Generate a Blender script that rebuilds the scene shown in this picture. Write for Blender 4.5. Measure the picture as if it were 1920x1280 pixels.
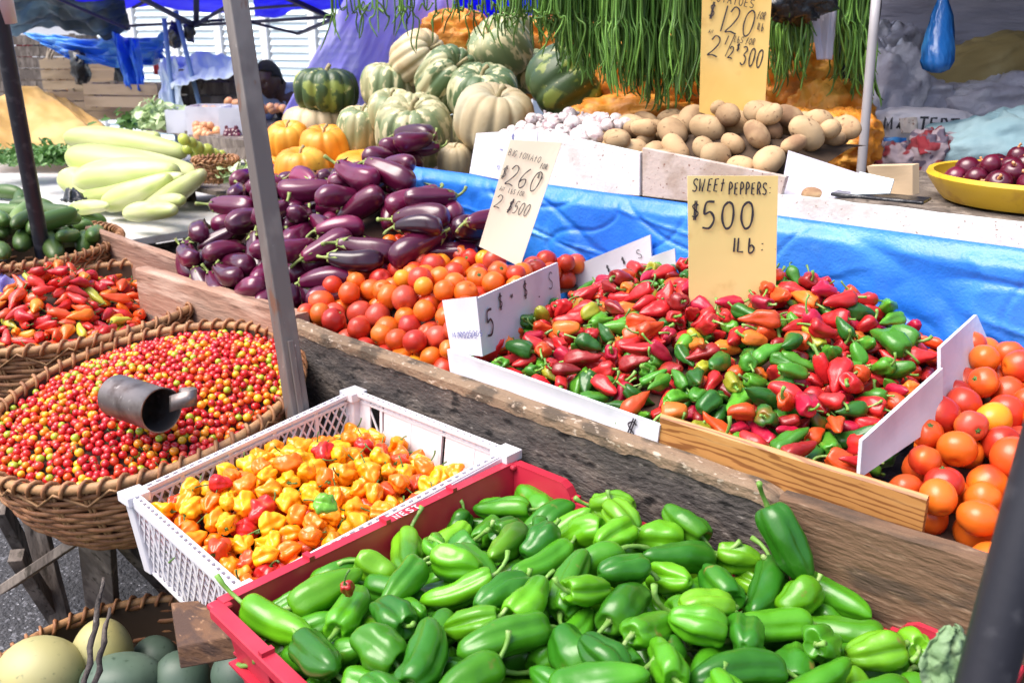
import bpy, math, random, time
import numpy as np
from mathutils import Vector, Matrix, noise, Euler

# ---------------------------------------------------------------- camera, light, exposure
S = bpy.context.scene
for o in list(bpy.data.objects): bpy.data.objects.remove(o)
COL = S.collection
PI = math.pi
F = 1735.0; CAMZ = 1.65; PITCH = math.atan(573/1735)
RU, RV = .738/math.hypot(.738,.674), .674/math.hypot(.738,.674)   # camera right in stall axes (x = along the stall, y = into the stall)
cam = bpy.data.cameras.new('camera'); camo = bpy.data.objects.new('camera', cam); COL.objects.link(camo)
camo.location = (0, 0, CAMZ); camo.rotation_euler = (PI/2-PITCH, 0, math.atan2(RV, RU))
cam.sensor_width = 36; cam.lens = F/1920*36; cam.clip_end = 500; cam.clip_start = .05
cam.dof.use_dof = True; cam.dof.focus_distance = 1.75; cam.dof.aperture_fstop = 7.0
S.camera = camo
S.view_settings.view_transform = 'Standard'; S.view_settings.look = 'None'
S.view_settings.exposure = 1.38; S.view_settings.gamma = 1
SUN_EL, SUN_AZ = math.radians(60), math.radians(-118)     # azimuth: angle of the sun's horizontal direction in x,y
w = bpy.data.worlds.new('World'); S.world = w; w.use_nodes = True
nt = w.node_tree; bg = nt.nodes['Background']; sky = nt.nodes.new('ShaderNodeTexSky')
sky.sky_type = 'NISHITA'; sky.sun_disc = False; sky.sun_elevation = SUN_EL
sky.sun_rotation = PI/2 - SUN_AZ; sky.air_density = 1.0; sky.dust_density = 4.0; sky.ozone_density = 1.0
nt.links.new(sky.outputs[0], bg.inputs[0]); bg.inputs[1].default_value = .12
sl = bpy.data.lights.new('sun', 'SUN'); sl.energy = 1.7; sl.angle = math.radians(45); sl.color = (1, .955, .9)
slo = bpy.data.objects.new('sun', sl); COL.objects.link(slo)
sd = Vector((math.cos(SUN_AZ)*math.cos(SUN_EL), math.sin(SUN_AZ)*math.cos(SUN_EL), math.sin(SUN_EL)))
slo.rotation_euler = sd.to_track_quat('Z', 'Y').to_euler(); slo.location = sd*20
S.cycles.max_bounces = 8; S.cycles.diffuse_bounces = 4; S.cycles.caustics_reflective = False; S.cycles.caustics_refractive = False
S.cycles.use_denoising = True
R = random.Random(7)

# ---------------------------------------------------------------- helpers
def at(x, y, z=None, v=None, d=None, u=None):
    """a photo pixel (1920 wide) and one known world measure -> the world point"""
    a = (x-960)/F; b = -(y-640)/F
    f = math.cos(PITCH)+b*math.sin(PITCH)
    r = Vector((a*RU - f*RV, a*RV + f*RU, b*math.cos(PITCH)-math.sin(PITCH)))
    if z is not None: t = (z-CAMZ)/r.z
    elif v is not None: t = v/r.y
    elif u is not None: t = u/r.x
    else: t = d
    return Vector((0, 0, CAMZ)) + r*t
FWD = Vector((-RV*math.cos(PITCH), RU*math.cos(PITCH), -math.sin(PITCH)))
UPV = Vector((-RV*math.sin(PITCH), RU*math.sin(PITCH), math.cos(PITCH)))
RGT = Vector((RU, RV, 0))
def proj(p):
    q = Vector(p)-Vector((0, 0, CAMZ)); d = q.dot(FWD)
    return 960+F*q.dot(RGT)/d, 640-F*q.dot(UPV)/d, d

def tag(o, label=None, cat=None, group=None, kind=None):
    if label: o['label'] = label
    if cat: o['category'] = cat
    if group: o['group'] = group
    if kind: o['kind'] = kind
    return o
def empty(name, loc=(0,0,0), rot=(0,0,0)):
    o = bpy.data.objects.new(name, None); COL.objects.link(o); o.location = loc; o.rotation_euler = rot
    o.empty_display_size = .05
    return o

class MB:
    def __init__(s): s.v = []; s.f = []; s.m = []
    def add(s, vs, fs, mi=0):
        n = len(s.v); s.v += [tuple(p) for p in vs]; s.f += [tuple(i+n for i in f) for f in fs]; s.m += [mi]*len(fs)
    def hexa(s, b, t, mi=0):     # b, t: four bottom and four top corners in the same turn
        s.add(list(b)+list(t), [(3,2,1,0),(4,5,6,7),(0,1,5,4),(1,2,6,5),(2,3,7,6),(3,0,4,7)], mi)
    def box(s, c, size, rot=None, mi=0):
        c = Vector(c); hx, hy, hz = [q/2 for q in size]
        P = [Vector((x,y,z)) for z in (-hz,hz) for x,y in ((-hx,-hy),(hx,-hy),(hx,hy),(-hx,hy))]
        if rot is not None:
            m = rot if isinstance(rot, Matrix) else Euler(rot).to_matrix()
            P = [m@p for p in P]
        P = [p+c for p in P]; s.hexa(P[:4], P[4:], mi)
    def bar(s, a, b, w, h, up=(0,0,1), mi=0):
        a = Vector(a); b = Vector(b); d = (b-a).normalized(); up = Vector(up)
        x = d.cross(up)
        if x.length < 1e-4: x = d.cross(Vector((1,0,0)))
        x.normalize(); y = x.cross(d)
        q = [(-w/2,-h/2),(w/2,-h/2),(w/2,h/2),(-w/2,h/2)]
        s.hexa([a+x*i+y*j for i,j in q], [b+x*i+y*j for i,j in q], mi)
    def tube(s, pts, rad, n=8, flat=1.0, cap=True, mi=0):
        pts = [Vector(p) for p in pts]; N = len(pts)
        if not hasattr(rad, '__len__'): rad = [rad]*N
        vs = []; prev = None
        for i, p in enumerate(pts):
            d = (pts[min(i+1,N-1)]-pts[max(i-1,0)])
            d = d.normalized() if d.length > 1e-9 else Vector((0,0,1))
            if prev is None:
                x = d.cross(Vector((0,0,1)))
                if x.length < .05: x = d.cross(Vector((1,0,0)))
            else: x = prev - d*prev.dot(d)
            x.normalize(); prev = x; y = d.cross(x)
            for k in range(n):
                a = 2*PI*k/n; vs.append(p + x*math.cos(a)*rad[i] + y*math.sin(a)*rad[i]*flat)
        fs = [(i*n+k, i*n+(k+1)%n, (i+1)*n+(k+1)%n, (i+1)*n+k) for i in range(N-1) for k in range(n)]
        if cap: fs += [tuple(range(n))[::-1], tuple((N-1)*n+k for k in range(n))]
        s.add(vs, fs, mi)
    def grid(s, fn, nu, nv, thick=0, mi=0):
        P = [[Vector(fn(i/nu, j/nv)) for i in range(nu+1)] for j in range(nv+1)]
        idx = lambda i, j: j*(nu+1)+i
        fs = [(idx(i,j), idx(i+1,j), idx(i+1,j+1), idx(i,j+1)) for j in range(nv) for i in range(nu)]
        s.add([p for r in P for p in r], fs, mi)
    def build(s, name, mat=None, parent=None, smooth=False, bevel=0, solid=0, sub=0, colors=None):
        me = bpy.data.meshes.new(name); me.from_pydata(s.v, [], s.f)
        mats = mat if isinstance(mat, (list, tuple)) else [mat]
        for m in mats:
            if m: me.materials.append(m)
        if len(mats) > 1: me.polygons.foreach_set('material_index', s.m)
        if smooth: me.polygons.foreach_set('use_smooth', [True]*len(me.polygons))
        me.update()
        o = bpy.data.objects.new(name, me); COL.objects.link(o)
        if parent: o.parent = parent
        if solid:
            md = o.modifiers.new('solid', 'SOLIDIFY'); md.thickness = solid; md.offset = 0
        if bevel:
            md = o.modifiers.new('bevel', 'BEVEL'); md.width = bevel; md.segments = 2; md.limit_method = 'ANGLE'
        if sub:
            md = o.modifiers.new('sub', 'SUBSURF'); md.levels = md.render_levels = sub
        return o

def catmull(P, n):
    P = [Vector(p) for p in P]; out = []; N = len(P)-1
    for k in range(n+1):
        t = k/n*N; i = min(int(t), N-1); f = t-i
        p0, p1, p2, p3 = P[max(i-1,0)], P[i], P[i+1], P[min(i+2,N)]
        out.append(.5*((2*p1)+(p2-p0)*f+(2*p0-5*p1+4*p2-p3)*f*f+(3*p1-p0-3*p2+p3)*f**3))
    return out
def fbm(x, y, z, o=3):
    return noise.fractal(Vector((x, y, z)), 1.0, 2.0, o)
def sstep(a, b, x):
    t = max(0, min(1, (x-a)/(b-a))); return t*t*(3-2*t)

# ---------------------------------------------------------------- materials
def mat(name, col=(.5,.5,.5), rough=.5, spec=.5, coat=0, metal=0, layers=(), bump=None, bump2=None, src='rgb',
        stretch=(1,1,1), trans=0, alpha=1, wave=None, hv=0, transl=0, sss=0, gen=False, sheen=0):
    """layers: (scale, colour, lo, hi[, detail[, distortion]]) blotches mixed over the base colour, in object space"""
    m = bpy.data.materials.new(name); m.use_nodes = True; n = m.node_tree.nodes; L = m.node_tree.links
    b = n['Principled BSDF']; out = n['Material Output']
    b.inputs['Roughness'].default_value = rough; b.inputs['Specular IOR Level'].default_value = spec
    b.inputs['Coat Weight'].default_value = coat; b.inputs['Coat Roughness'].default_value = .12
    b.inputs['Metallic'].default_value = metal; b.inputs['Transmission Weight'].default_value = trans
    b.inputs['Alpha'].default_value = alpha
    if sss:
        b.inputs['Subsurface Weight'].default_value = sss; b.inputs['Subsurface Radius'].default_value = (.01,.006,.003)
        b.inputs['Subsurface Scale'].default_value = 1
    tc = n.new('ShaderNodeTexCoord'); mp = n.new('ShaderNodeMapping'); mp.inputs['Scale'].default_value = stretch
    oi = n.new('ShaderNodeObjectInfo')
    add = n.new('ShaderNodeVectorMath'); add.operation = 'ADD'
    sc = n.new('ShaderNodeVectorMath'); sc.operation = 'SCALE'; sc.inputs['Scale'].default_value = 7.3
    cmb = n.new('ShaderNodeCombineXYZ')
    for k in range(3): L.new(oi.outputs['Random'], cmb.inputs[k])
    L.new(cmb.outputs[0], sc.inputs[0])
    L.new(tc.outputs['Object'], mp.inputs[0]); L.new(mp.outputs[0], add.inputs[0]); L.new(sc.outputs[0], add.inputs[1])
    vec = add.outputs[0]
    if src == 'rgb':
        r = n.new('ShaderNodeRGB'); r.outputs[0].default_value = (*col, 1); cur = r.outputs[0]
    elif src == 'obj': cur = oi.outputs['Color']
    else:
        a = n.new('ShaderNodeVertexColor'); a.layer_name = 'Col'; cur = a.outputs[0]
    def mix(fac, c1, c2, c2v=None):
        x = n.new('ShaderNodeMix'); x.data_type = 'RGBA'
        L.new(fac, x.inputs[0]); L.new(c1, x.inputs[6])
        if c2 is not None: L.new(c2, x.inputs[7])
        else: x.inputs[7].default_value = (*c2v, 1)
        return x.outputs[2]
    def ramp(v, lo, hi, top=1):
        x = n.new('ShaderNodeMapRange'); x.inputs['From Min'].default_value = lo; x.inputs['From Max'].default_value = hi
        x.inputs['To Max'].default_value = top
        x.interpolation_type = 'SMOOTHSTEP'; L.new(v, x.inputs[0]); return x.outputs[0]
    if wave:   # wood grain: (scale, distortion, colour, lo, hi, direction)
        wv = n.new('ShaderNodeTexWave'); wv.inputs['Scale'].default_value = wave[0]; wv.inputs['Distortion'].default_value = wave[1]
        wv.inputs['Detail'].default_value = 4; wv.inputs['Detail Scale'].default_value = 1.2; wv.bands_direction = wave[5]
        L.new(vec, wv.inputs[0]); cur = mix(ramp(wv.outputs['Fac'], wave[3], wave[4]), cur, None, wave[2])
    for ly in layers:
        nz = n.new('ShaderNodeTexNoise'); nz.inputs['Scale'].default_value = ly[0]
        nz.inputs['Detail'].default_value = ly[4] if len(ly) > 4 else 4
        nz.inputs['Distortion'].default_value = ly[5] if len(ly) > 5 else 0
        of = n.new('ShaderNodeVectorMath'); of.operation = 'ADD'; of.inputs[1].default_value = (ly[0]*1.7 % 5, 3.1, ly[2]*9)
        L.new(vec, of.inputs[0]); L.new(of.outputs[0], nz.inputs[0])
        cur = mix(ramp(nz.outputs[0], ly[2], ly[3]), cur, None, ly[1])
    if hv:
        h = n.new('ShaderNodeHueSaturation'); L.new(cur, h.inputs['Color'])
        mr = n.new('ShaderNodeMapRange'); mr.inputs['To Min'].default_value = 1-hv; mr.inputs['To Max'].default_value = 1+hv
        L.new(oi.outputs['Random'], mr.inputs[0]); L.new(mr.outputs[0], h.inputs['Value']); cur = h.outputs[0]
    L.new(cur, b.inputs['Base Color'])
    prev = None
    for bp in (bump, bump2):
        if not bp: continue
        nz = n.new('ShaderNodeTexNoise'); nz.inputs['Scale'].default_value = bp[0]; nz.inputs['Detail'].default_value = bp[3] if len(bp) > 3 else 4
        L.new(vec, nz.inputs[0]); bn = n.new('ShaderNodeBump'); bn.inputs['Strength'].default_value = bp[1]
        bn.inputs['Distance'].default_value = bp[2]; L.new(nz.outputs[0], bn.inputs['Height'])
        if prev: L.new(prev, bn.inputs['Normal'])
        prev = bn.outputs[0]
    if prev: L.new(prev, b.inputs['Normal'])
    if transl:
        tr = n.new('ShaderNodeBsdfTranslucent'); L.new(cur, tr.inputs[0]); ms = n.new('ShaderNodeMixShader')
        ms.inputs[0].default_value = transl; L.new(b.outputs[0], ms.inputs[1]); L.new(tr.outputs[0], ms.inputs[2])
        L.new(ms.outputs[0], out.inputs[0])
    return m

MT = {}
def mk(key, **k): MT[key] = mat(key, **k)
mk('pepper_skin', src='obj', rough=.32, spec=.4, coat=.18, layers=[(9,(.10,.28,.006),.55,.85,2),(24,(.24,.18,.04),.66,.78,4),(3.5,(.02,.12,.006),.48,.70,2)], bump=(90,.2,.002), bump2=(13,.45,.012,2), hv=.22)
mk('mixed_skin', src='obj', rough=.34, spec=.4, coat=.2, layers=[(16,(.02,.045,.01),.63,.80,3),(10,(.50,.09,.012),.64,.85,2)], bump=(90,.35,.003), bump2=(30,.3,.006,2), hv=.22)
mk('mixed_mass', src='attr', rough=.34, spec=.4, coat=.2, layers=[(16,(.02,.045,.01),.63,.80,3),(10,(.50,.09,.012),.64,.85,2)], bump=(90,.35,.003), bump2=(30,.3,.006,2))
mk('habanero_skin', src='obj', rough=.30, spec=.4, coat=.22, layers=[(22,(.80,.22,.006),.52,.85,2)], bump=(70,.3,.003), bump2=(36,.35,.006,2), hv=.12)
mk('cherry_skin', src='obj', rough=.25, coat=.25, hv=.12)
mk('cherry_mass', src='attr', rough=.28, coat=.2, layers=[(40,(.85,.28,.03),.62,.9,1)])
mk('tomato_skin', src='obj', rough=.33, spec=.4, coat=.16, layers=[(10,(.78,.20,.012),.54,.82,2),(5,(.40,.016,.010),.58,.80,1),(60,(.40,.20,.10),.74,.80,4)], bump=(160,.08,.001), bump2=(18,.2,.006,2), hv=.16)
mk('aubergine_skin', col=(.082,.005,.030), rough=.28, coat=.38, layers=[(8,(.19,.012,.058),.46,.75,2),(30,(.42,.18,.13),.70,.82,3),(3,(.030,.003,.018),.54,.70,1)], bump=(20,.3,.006), bump2=(60,.15,.001), stretch=(.3,1,1), hv=.45)
mk('stem_green', col=(.16,.33,.05), rough=.55, layers=[(60,(.30,.42,.14),.5,.7)], bump=(200,.3,.001), hv=.2)
mk('stem_dark', col=(.07,.16,.03), rough=.6, hv=.3)
mk('stem_aub', col=(.24,.31,.08), rough=.6, layers=[(40,(.16,.06,.06),.54,.72)], bump=(120,.4,.002), hv=.2)
mk('cucumber_skin', col=(.055,.11,.022), rough=.4, spec=.4, layers=[(5,(.16,.24,.06),.48,.72,3),(60,(.25,.30,.12),.70,.8,2)], stretch=(.35,1,1), bump=(45,.3,.003), hv=.35)
mk('gourd_skin', col=(.46,.52,.17), rough=.42, layers=[(3,(.58,.58,.30),.4,.7,3),(40,(.30,.26,.09),.70,.80,3),(2.2,(.26,.38,.08),.55,.78,3)], stretch=(.3,1.5,1.5), hv=.14)
mk('potato_skin', col=(.42,.28,.155), rough=.85, spec=.2, layers=[(14,(.50,.35,.20),.42,.65),(70,(.14,.08,.045),.60,.74),(7,(.24,.14,.08),.50,.64)], bump=(70,.4,.003), hv=.2)
mk('garlic_skin', col=(.66,.58,.56), rough=.7, layers=[(30,(.44,.26,.30),.50,.72)], stretch=(3,3,.5), bump=(60,.4,.003), hv=.12)
mk('red_onion_skin', col=(.085,.004,.018), rough=.28, coat=.3, layers=[(8,(.17,.015,.045),.5,.75)], stretch=(3,3,.5), hv=.4)
mk('brown_onion_skin', col=(.62,.28,.12), rough=.4, layers=[(8,(.75,.45,.3),.5,.75)], stretch=(3,3,.5), hv=.2)
mk('lime_skin', col=(.36,.42,.06), rough=.35, layers=[(15,(.55,.45,.08),.5,.7)], hv=.2)
mk('melon_skin', col=(.40,.37,.17), rough=.5, layers=[(6,(.46,.40,.15),.45,.7),(70,(.20,.21,.09),.60,.78)], bump=(80,.15,.002), hv=.05)
mk('melon_green', col=(.075,.12,.085), rough=.5, layers=[(6,(.13,.19,.14),.45,.7),(70,(.04,.07,.045),.60,.78)], bump=(80,.15,.002), hv=.15)
mk('pk_dark', col=(.045,.085,.025), rough=.42, layers=[(14,(.22,.27,.05),.53,.60,3),(36,(.50,.46,.20),.64,.70,3),(4,(.015,.035,.012),.5,.65,2)], bump=(30,.25,.004))
mk('pk_green', col=(.085,.14,.055), rough=.45, layers=[(18,(.50,.48,.28),.52,.58,3),(7,(.22,.25,.12),.5,.7,3),(40,(.60,.54,.32),.60,.66,3)], stretch=(1,1,.28), bump=(30,.3,.005))
mk('pk_pale', col=(.34,.33,.17), rough=.5, layers=[(8,(.17,.22,.10),.48,.60,3),(30,(.62,.55,.32),.52,.59,3),(5,(.50,.35,.18),.58,.74,3)], stretch=(1,1,.4), bump=(30,.4,.006))
mk('pk_cream', col=(.55,.43,.25), rough=.55, layers=[(7,(.60,.52,.34),.45,.65,3),(12,(.42,.30,.16),.60,.75,3)], bump=(40,.3,.004))
mk('pk_orange', col=(.74,.27,.015), rough=.42, layers=[(6,(.78,.38,.04),.45,.65,3),(34,(.42,.09,.02),.66,.76,3)], bump=(30,.15,.003))
mk('pk_stem', col=(.34,.28,.15), rough=.8, bump=(60,.5,.004))
mk('wicker', col=(.26,.105,.042), rough=.6, layers=[(24,(.40,.19,.08),.45,.65),(70,(.10,.04,.02),.58,.8)], bump=(120,.5,.003))
mk('wicker_light', col=(.38,.20,.085), rough=.6, layers=[(30,(.22,.10,.045),.48,.7)], bump=(120,.5,.003))
mk('dark_wood', col=(.075,.064,.060), rough=.9, spec=.2, layers=[(16,(.14,.115,.10),.45,.62,8),(80,(.24,.21,.19),.62,.76,6),(34,(.018,.016,.016),.52,.68,8),(5,(.12,.09,.07),.6,.75,8)], stretch=(.6,1,1.3), bump=(110,1,.006,10))
mk('tan_edge', col=(.24,.165,.11), rough=.9, spec=.2, layers=[(22,(.10,.075,.055),.48,.62,8),(90,(.46,.37,.29),.58,.70,6)], stretch=(.6,1,1), bump=(110,1,.005,10))
mk('brown_wood', col=(.165,.095,.058), rough=.8, spec=.25, layers=[(18,(.085,.055,.038),.46,.60,8),(5,(.028,.024,.022),.62,.70,8),(70,(.27,.18,.12),.58,.75,6)], stretch=(.38,1,1.7), bump=(80,.9,.005,10))
mk('veneer', col=(.44,.205,.06), rough=.5, wave=(26,14,(.22,.08,.02),.60,.95,'Z'), layers=[(50,(.54,.30,.11),.55,.75,6)], stretch=(.12,1,1), bump=(40,.15,.002))
mk('pink_wood', col=(.34,.20,.145), rough=.85, spec=.2, layers=[(16,(.46,.32,.25),.45,.62,8),(30,(.15,.085,.06),.55,.70,8),(5,(.22,.13,.10),.55,.7,6)], stretch=(.2,1,1.2), bump=(60,.9,.006,10))
mk('grey_wood', col=(.14,.115,.10), rough=.9, spec=.2, layers=[(20,(.25,.21,.18),.45,.62,8),(50,(.06,.05,.04),.55,.7,8)], stretch=(1,1,.3), bump=(60,.9,.006,10))
mk('pale_wood', col=(.52,.38,.24), rough=.8, layers=[(8,(.36,.25,.15),.5,.68,6)], stretch=(.3,1,1), bump=(24,.4,.004,8))
mk('white_paint', col=(.68,.67,.67), rough=.7, layers=[(14,(.58,.55,.53),.48,.66,8),(120,(.30,.20,.16),.65,.73,4)], bump=(90,.5,.003,8))
mk('pinkish_paint', col=(.50,.42,.38), rough=.7, layers=[(14,(.38,.30,.25),.48,.66,8),(110,(.22,.12,.09),.62,.70,4)], bump=(90,.5,.003,8))
mk('foam', col=(.62,.62,.68), rough=.75, layers=[(12,(.55,.55,.61),.5,.7)], bump=(300,.1,.001))
mk('card_yellow', col=(.80,.61,.24), rough=.8, layers=[(3,(.84,.68,.32),.45,.65),(14,(.66,.46,.16),.62,.80,5),(60,(.45,.25,.10),.72,.78,3)], bump=(10,.2,.006))
mk('card_orange', col=(.80,.51,.14), rough=.8, layers=[(3,(.84,.58,.20),.45,.65),(14,(.62,.36,.10),.62,.80,5)], bump=(10,.2,.006))
mk('card_cream', col=(.80,.72,.56), rough=.75)
mk('ink', col=(.03,.025,.035), rough=.6)
mk('ink_blue', col=(.06,.07,.30), rough=.6)
mk('crate_white', col=(.70,.68,.72), rough=.35, coat=.1, layers=[(9,(.60,.56,.58),.55,.75,5)], bump=(20,.05,.002))
mk('crate_red', col=(.45,.018,.042), rough=.42, coat=.1, layers=[(7,(.50,.035,.062),.45,.7,5),(60,(.68,.30,.32),.70,.8,5)], bump=(60,.1,.001))
mk('crate_mark', col=(.72,.55,.56), rough=.6)
mk('tarp_blue', col=(.015,.15,.66), rough=.38, spec=.5, layers=[(2.5,(.03,.22,.76),.45,.7,4),(14,(.12,.38,.84),.60,.9,6),(.9,(.06,.28,.78),.5,.7,3)], bump=(7,.5,.02,5), bump2=(160,.5,.002,2))
mk('tarp_blue_far', col=(.04,.19,.70), rough=.4, layers=[(3,(.12,.40,.85),.45,.7,3)], bump=(5,.7,.05,5))
mk('canopy_blue', col=(.035,.04,.85), rough=.5, transl=.6, bump=(3,.4,.05))
mk('tarp_dark', col=(.04,.09,.16), rough=.5, layers=[(3,(.14,.28,.42),.48,.66,3)], bump=(4,.7,.05,5), transl=.3)
mk('tarp_yellow', col=(.46,.27,.07), rough=.6, layers=[(3,(.56,.36,.12),.45,.7,3)], bump=(3,.5,.04,3))
mk('tarp_grey', col=(.20,.19,.24), rough=.7, layers=[(3,(.30,.28,.33),.45,.7,5),(2,(.10,.10,.12),.5,.7,4)], stretch=(.6,1,3), bump=(4,.9,.06,6))
mk('tarp_white', col=(.62,.70,.74), rough=.6, bump=(4,.5,.04,5))
mk('film', col=(.50,.47,.92), rough=.25, spec=.6, transl=.5, alpha=.62, layers=[(2.5,(.70,.68,.95),.45,.7,3)], bump=(4,.6,.04,4), stretch=(1.5,1.5,.5))
mk('metal_brown', col=(.125,.105,.10), rough=.45, metal=0, layers=[(7,(.20,.175,.165),.50,.62,4),(22,(.15,.075,.05),.62,.70,5),(90,(.48,.45,.43),.72,.78,3)], stretch=(1,1,.5), bump=(120,.25,.001,4))
mk('metal_black', col=(.022,.022,.030), rough=.42, metal=.2, layers=[(30,(.06,.06,.07),.55,.75),(50,(.35,.34,.34),.76,.82,3)], bump=(90,.3,.001))
mk('metal_white', col=(.42,.40,.42), rough=.5, metal=.1, layers=[(12,(.24,.21,.20),.52,.7,6)], stretch=(1,1,.3))
mk('metal_can', col=(.20,.17,.165), rough=.42, metal=.75, layers=[(16,(.10,.075,.07),.48,.64,6),(50,(.34,.30,.28),.62,.75,5)], bump=(30,.25,.004))
mk('metal_frame', col=(.05,.05,.08), rough=.5, metal=.3)
mk('blue_pole', col=(.16,.25,.42), rough=.5)
mk('asphalt', col=(.045,.045,.052), rough=.9, layers=[(70,(.16,.16,.18),.56,.66,3),(120,(.50,.50,.55),.68,.74,2),(8,(.03,.03,.035),.5,.7)], bump=(75,1,.02,4))
mk('pavement', col=(.42,.40,.38), rough=.9, layers=[(2,(.34,.32,.30),.45,.7)], bump=(30,.4,.01))
mk('louvre', col=(.80,.90,.95), rough=.6)
mk('block_wood', col=(.13,.062,.03), rough=.85, layers=[(22,(.06,.03,.02),.48,.62,8),(90,(.24,.13,.07),.6,.72,5)], stretch=(.3,1,1), bump=(80,.9,.005,8))
mk('wall_white', col=(.76,.76,.78), rough=.8)
mk('mesh_bag', col=(.62,.22,.022), rough=.45, spec=.4, layers=[(9,(.80,.38,.06),.45,.62,3),(12,(.28,.09,.015),.6,.75,3)], bump=(90,.6,.004), bump2=(9,.7,.03))
mk('sack_olive', col=(.36,.26,.10), rough=.75, layers=[(5,(.46,.36,.17),.45,.65,5)], bump=(8,.5,.02,5))
mk('sack_grey', col=(.44,.42,.50), rough=.5, layers=[(4,(.58,.56,.62),.45,.62,5),(9,(.26,.24,.30),.56,.72,5)], bump=(6,1,.05,6), bump2=(200,.3,.001))
mk('sack_teal', col=(.20,.33,.38), rough=.75, layers=[(4,(.27,.40,.44),.45,.65,5)], bump=(6,.6,.03,5))
mk('sack_print', col=(.66,.62,.68), rough=.65, bump=(6,.7,.03,5))
mk('cloth_pattern', col=(.30,.24,.27), rough=.85, layers=[(16,(.20,.02,.03),.52,.56,1),(26,(.10,.08,.12),.56,.6,1)], bump=(6,.7,.03,5))
mk('plastic_blue', col=(.02,.16,.52), rough=.25, coat=.3, transl=.25, layers=[(6,(.08,.40,.85),.5,.7,3)], bump=(10,.8,.02,5), stretch=(2,2,.4))
mk('plastic_black', col=(.012,.012,.016), rough=.3, coat=.3, bump=(14,1,.03,5))
mk('plastic_cloth', col=(.50,.48,.58), rough=.7, bump=(6,.3,.01))
mk('basin_yellow', col=(.72,.46,.03), rough=.35, layers=[(20,(.60,.35,.03),.55,.7)], bump=(30,.1,.003))
mk('red_cloth', col=(.22,.010,.02), rough=.8, bump=(8,.5,.02))
mk('dark_cloth', col=(.03,.03,.045), rough=.8, bump=(8,.5,.02))
mk('pink_board', col=(.50,.24,.20), rough=.8, layers=[(7,(.12,.07,.06),.48,.55,4)])
mk('bean_green', col=(.085,.20,.025), rough=.5, layers=[(14,(.17,.34,.055),.45,.65)], hv=.6)
mk('leaf_green', col=(.10,.24,.05), rough=.55, layers=[(14,(.20,.36,.11),.5,.7)], bump=(40,.4,.004), transl=.2, hv=.3)
mk('leaf_rough', col=(.16,.27,.12), rough=.7, layers=[(30,(.25,.37,.20),.45,.65)], bump=(90,.8,.004), transl=.15)
mk('leaf_pale', col=(.46,.58,.30), rough=.6, transl=.2, layers=[(14,(.62,.70,.48),.5,.7)], bump=(20,.4,.01), hv=.1)
mk('person_skin', col=(.075,.038,.030), rough=.45)
mk('person_hair', col=(.010,.009,.010), rough=.9, bump=(150,1,.01))
mk('person_shirt', col=(.30,.36,.52), rough=.85, bump=(12,.5,.01))
mk('eye_white', col=(.55,.5,.5), rough=.3)
mk('rope', col=(.42,.35,.27), rough=.9)
mk('painted_shade', col=(.05,.02,.012), rough=.9)  # dark red-brown that stands in for shade between heaped pieces
mk('painted_shade_green', col=(.018,.045,.010), rough=.9)  # dark green painted as the shade among the green peppers
mk('deep_brown', col=(.06,.035,.02), rough=.9)  # basket linings; on the potato and garlic fillers it paints in the shade

# ---------------------------------------------------------------- produce prototypes
def lathe_pts(prof, nr, ns, lobes=0, ld=0, lw=.35, bend=0, side=0, wr=0, wf=30, seed=0, squash=1, lobe_pow=1, tw=0):
    """surface along the x axis from the stem end; returns rings of points and the deforming function"""
    L = max(a for a, r in prof)-min(a for a, r in prof)
    cen = catmull([(a, r, 0) for a, r in prof], nr); rings = []
    rr = random.Random(seed); ph = rr.random()*6.28; ldk = [rr.uniform(.55, 1.2) for _ in range(max(lobes, 1))]
    def deform(p):
        x = p.x/L; return Vector((p.x, p.y+side*L*x*x*x*4, p.z+bend*L*(x*x-.08)))
    for k, c in enumerate(cen):
        t = k/nr; ring = []
        for s in range(ns):
            a = 2*PI*s/ns; r = max(c.y, 0)
            if lobes:
                q = (a+ph+tw*t)/(2*PI/lobes); fr = q-math.floor(q); li = int(math.floor(q)) % lobes
                g = min(fr, 1-fr); r *= 1-ld*ldk[li]*math.exp(-(g/lw*2)**2)*math.sin(PI*min(1, t*1.05))**.5
            p = Vector((c.x, r*math.cos(a), r*math.sin(a)*squash))
            if wr:
                e = fbm(p.x*wf+seed*3.7, p.y*wf, p.z*wf, 2)
                if c.y > 1e-5: p.y *= 1+e*wr; p.z *= 1+e*wr
                p.x += e*wr*L*.10
            ring.append(deform(p))
        rings.append(ring)
    return rings, deform, L
def skin_mesh(name, rings, m):
    ns = len(rings[0]); vs = [rings[0][0]]+[p for r in rings[1:-1] for p in r]+[rings[-1][0]]
    nr = len(rings)-2; fs = []
    for s in range(ns):
        fs.append((0, 1+(s+1) % ns, 1+s))
        for k in range(nr-1):
            a = 1+k*ns; b = a+ns; fs.append((a+s, a+(s+1) % ns, b+(s+1) % ns, b+s))
        a = 1+(nr-1)*ns; fs.append((a+s, a+(s+1) % ns, len(vs)-1))
    me = bpy.data.meshes.new(name); me.from_pydata([tuple(v) for v in vs], [], fs)
    me.polygons.foreach_set('use_smooth', [True]*len(me.polygons)); me.materials.append(m); me.update()
    return me
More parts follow.
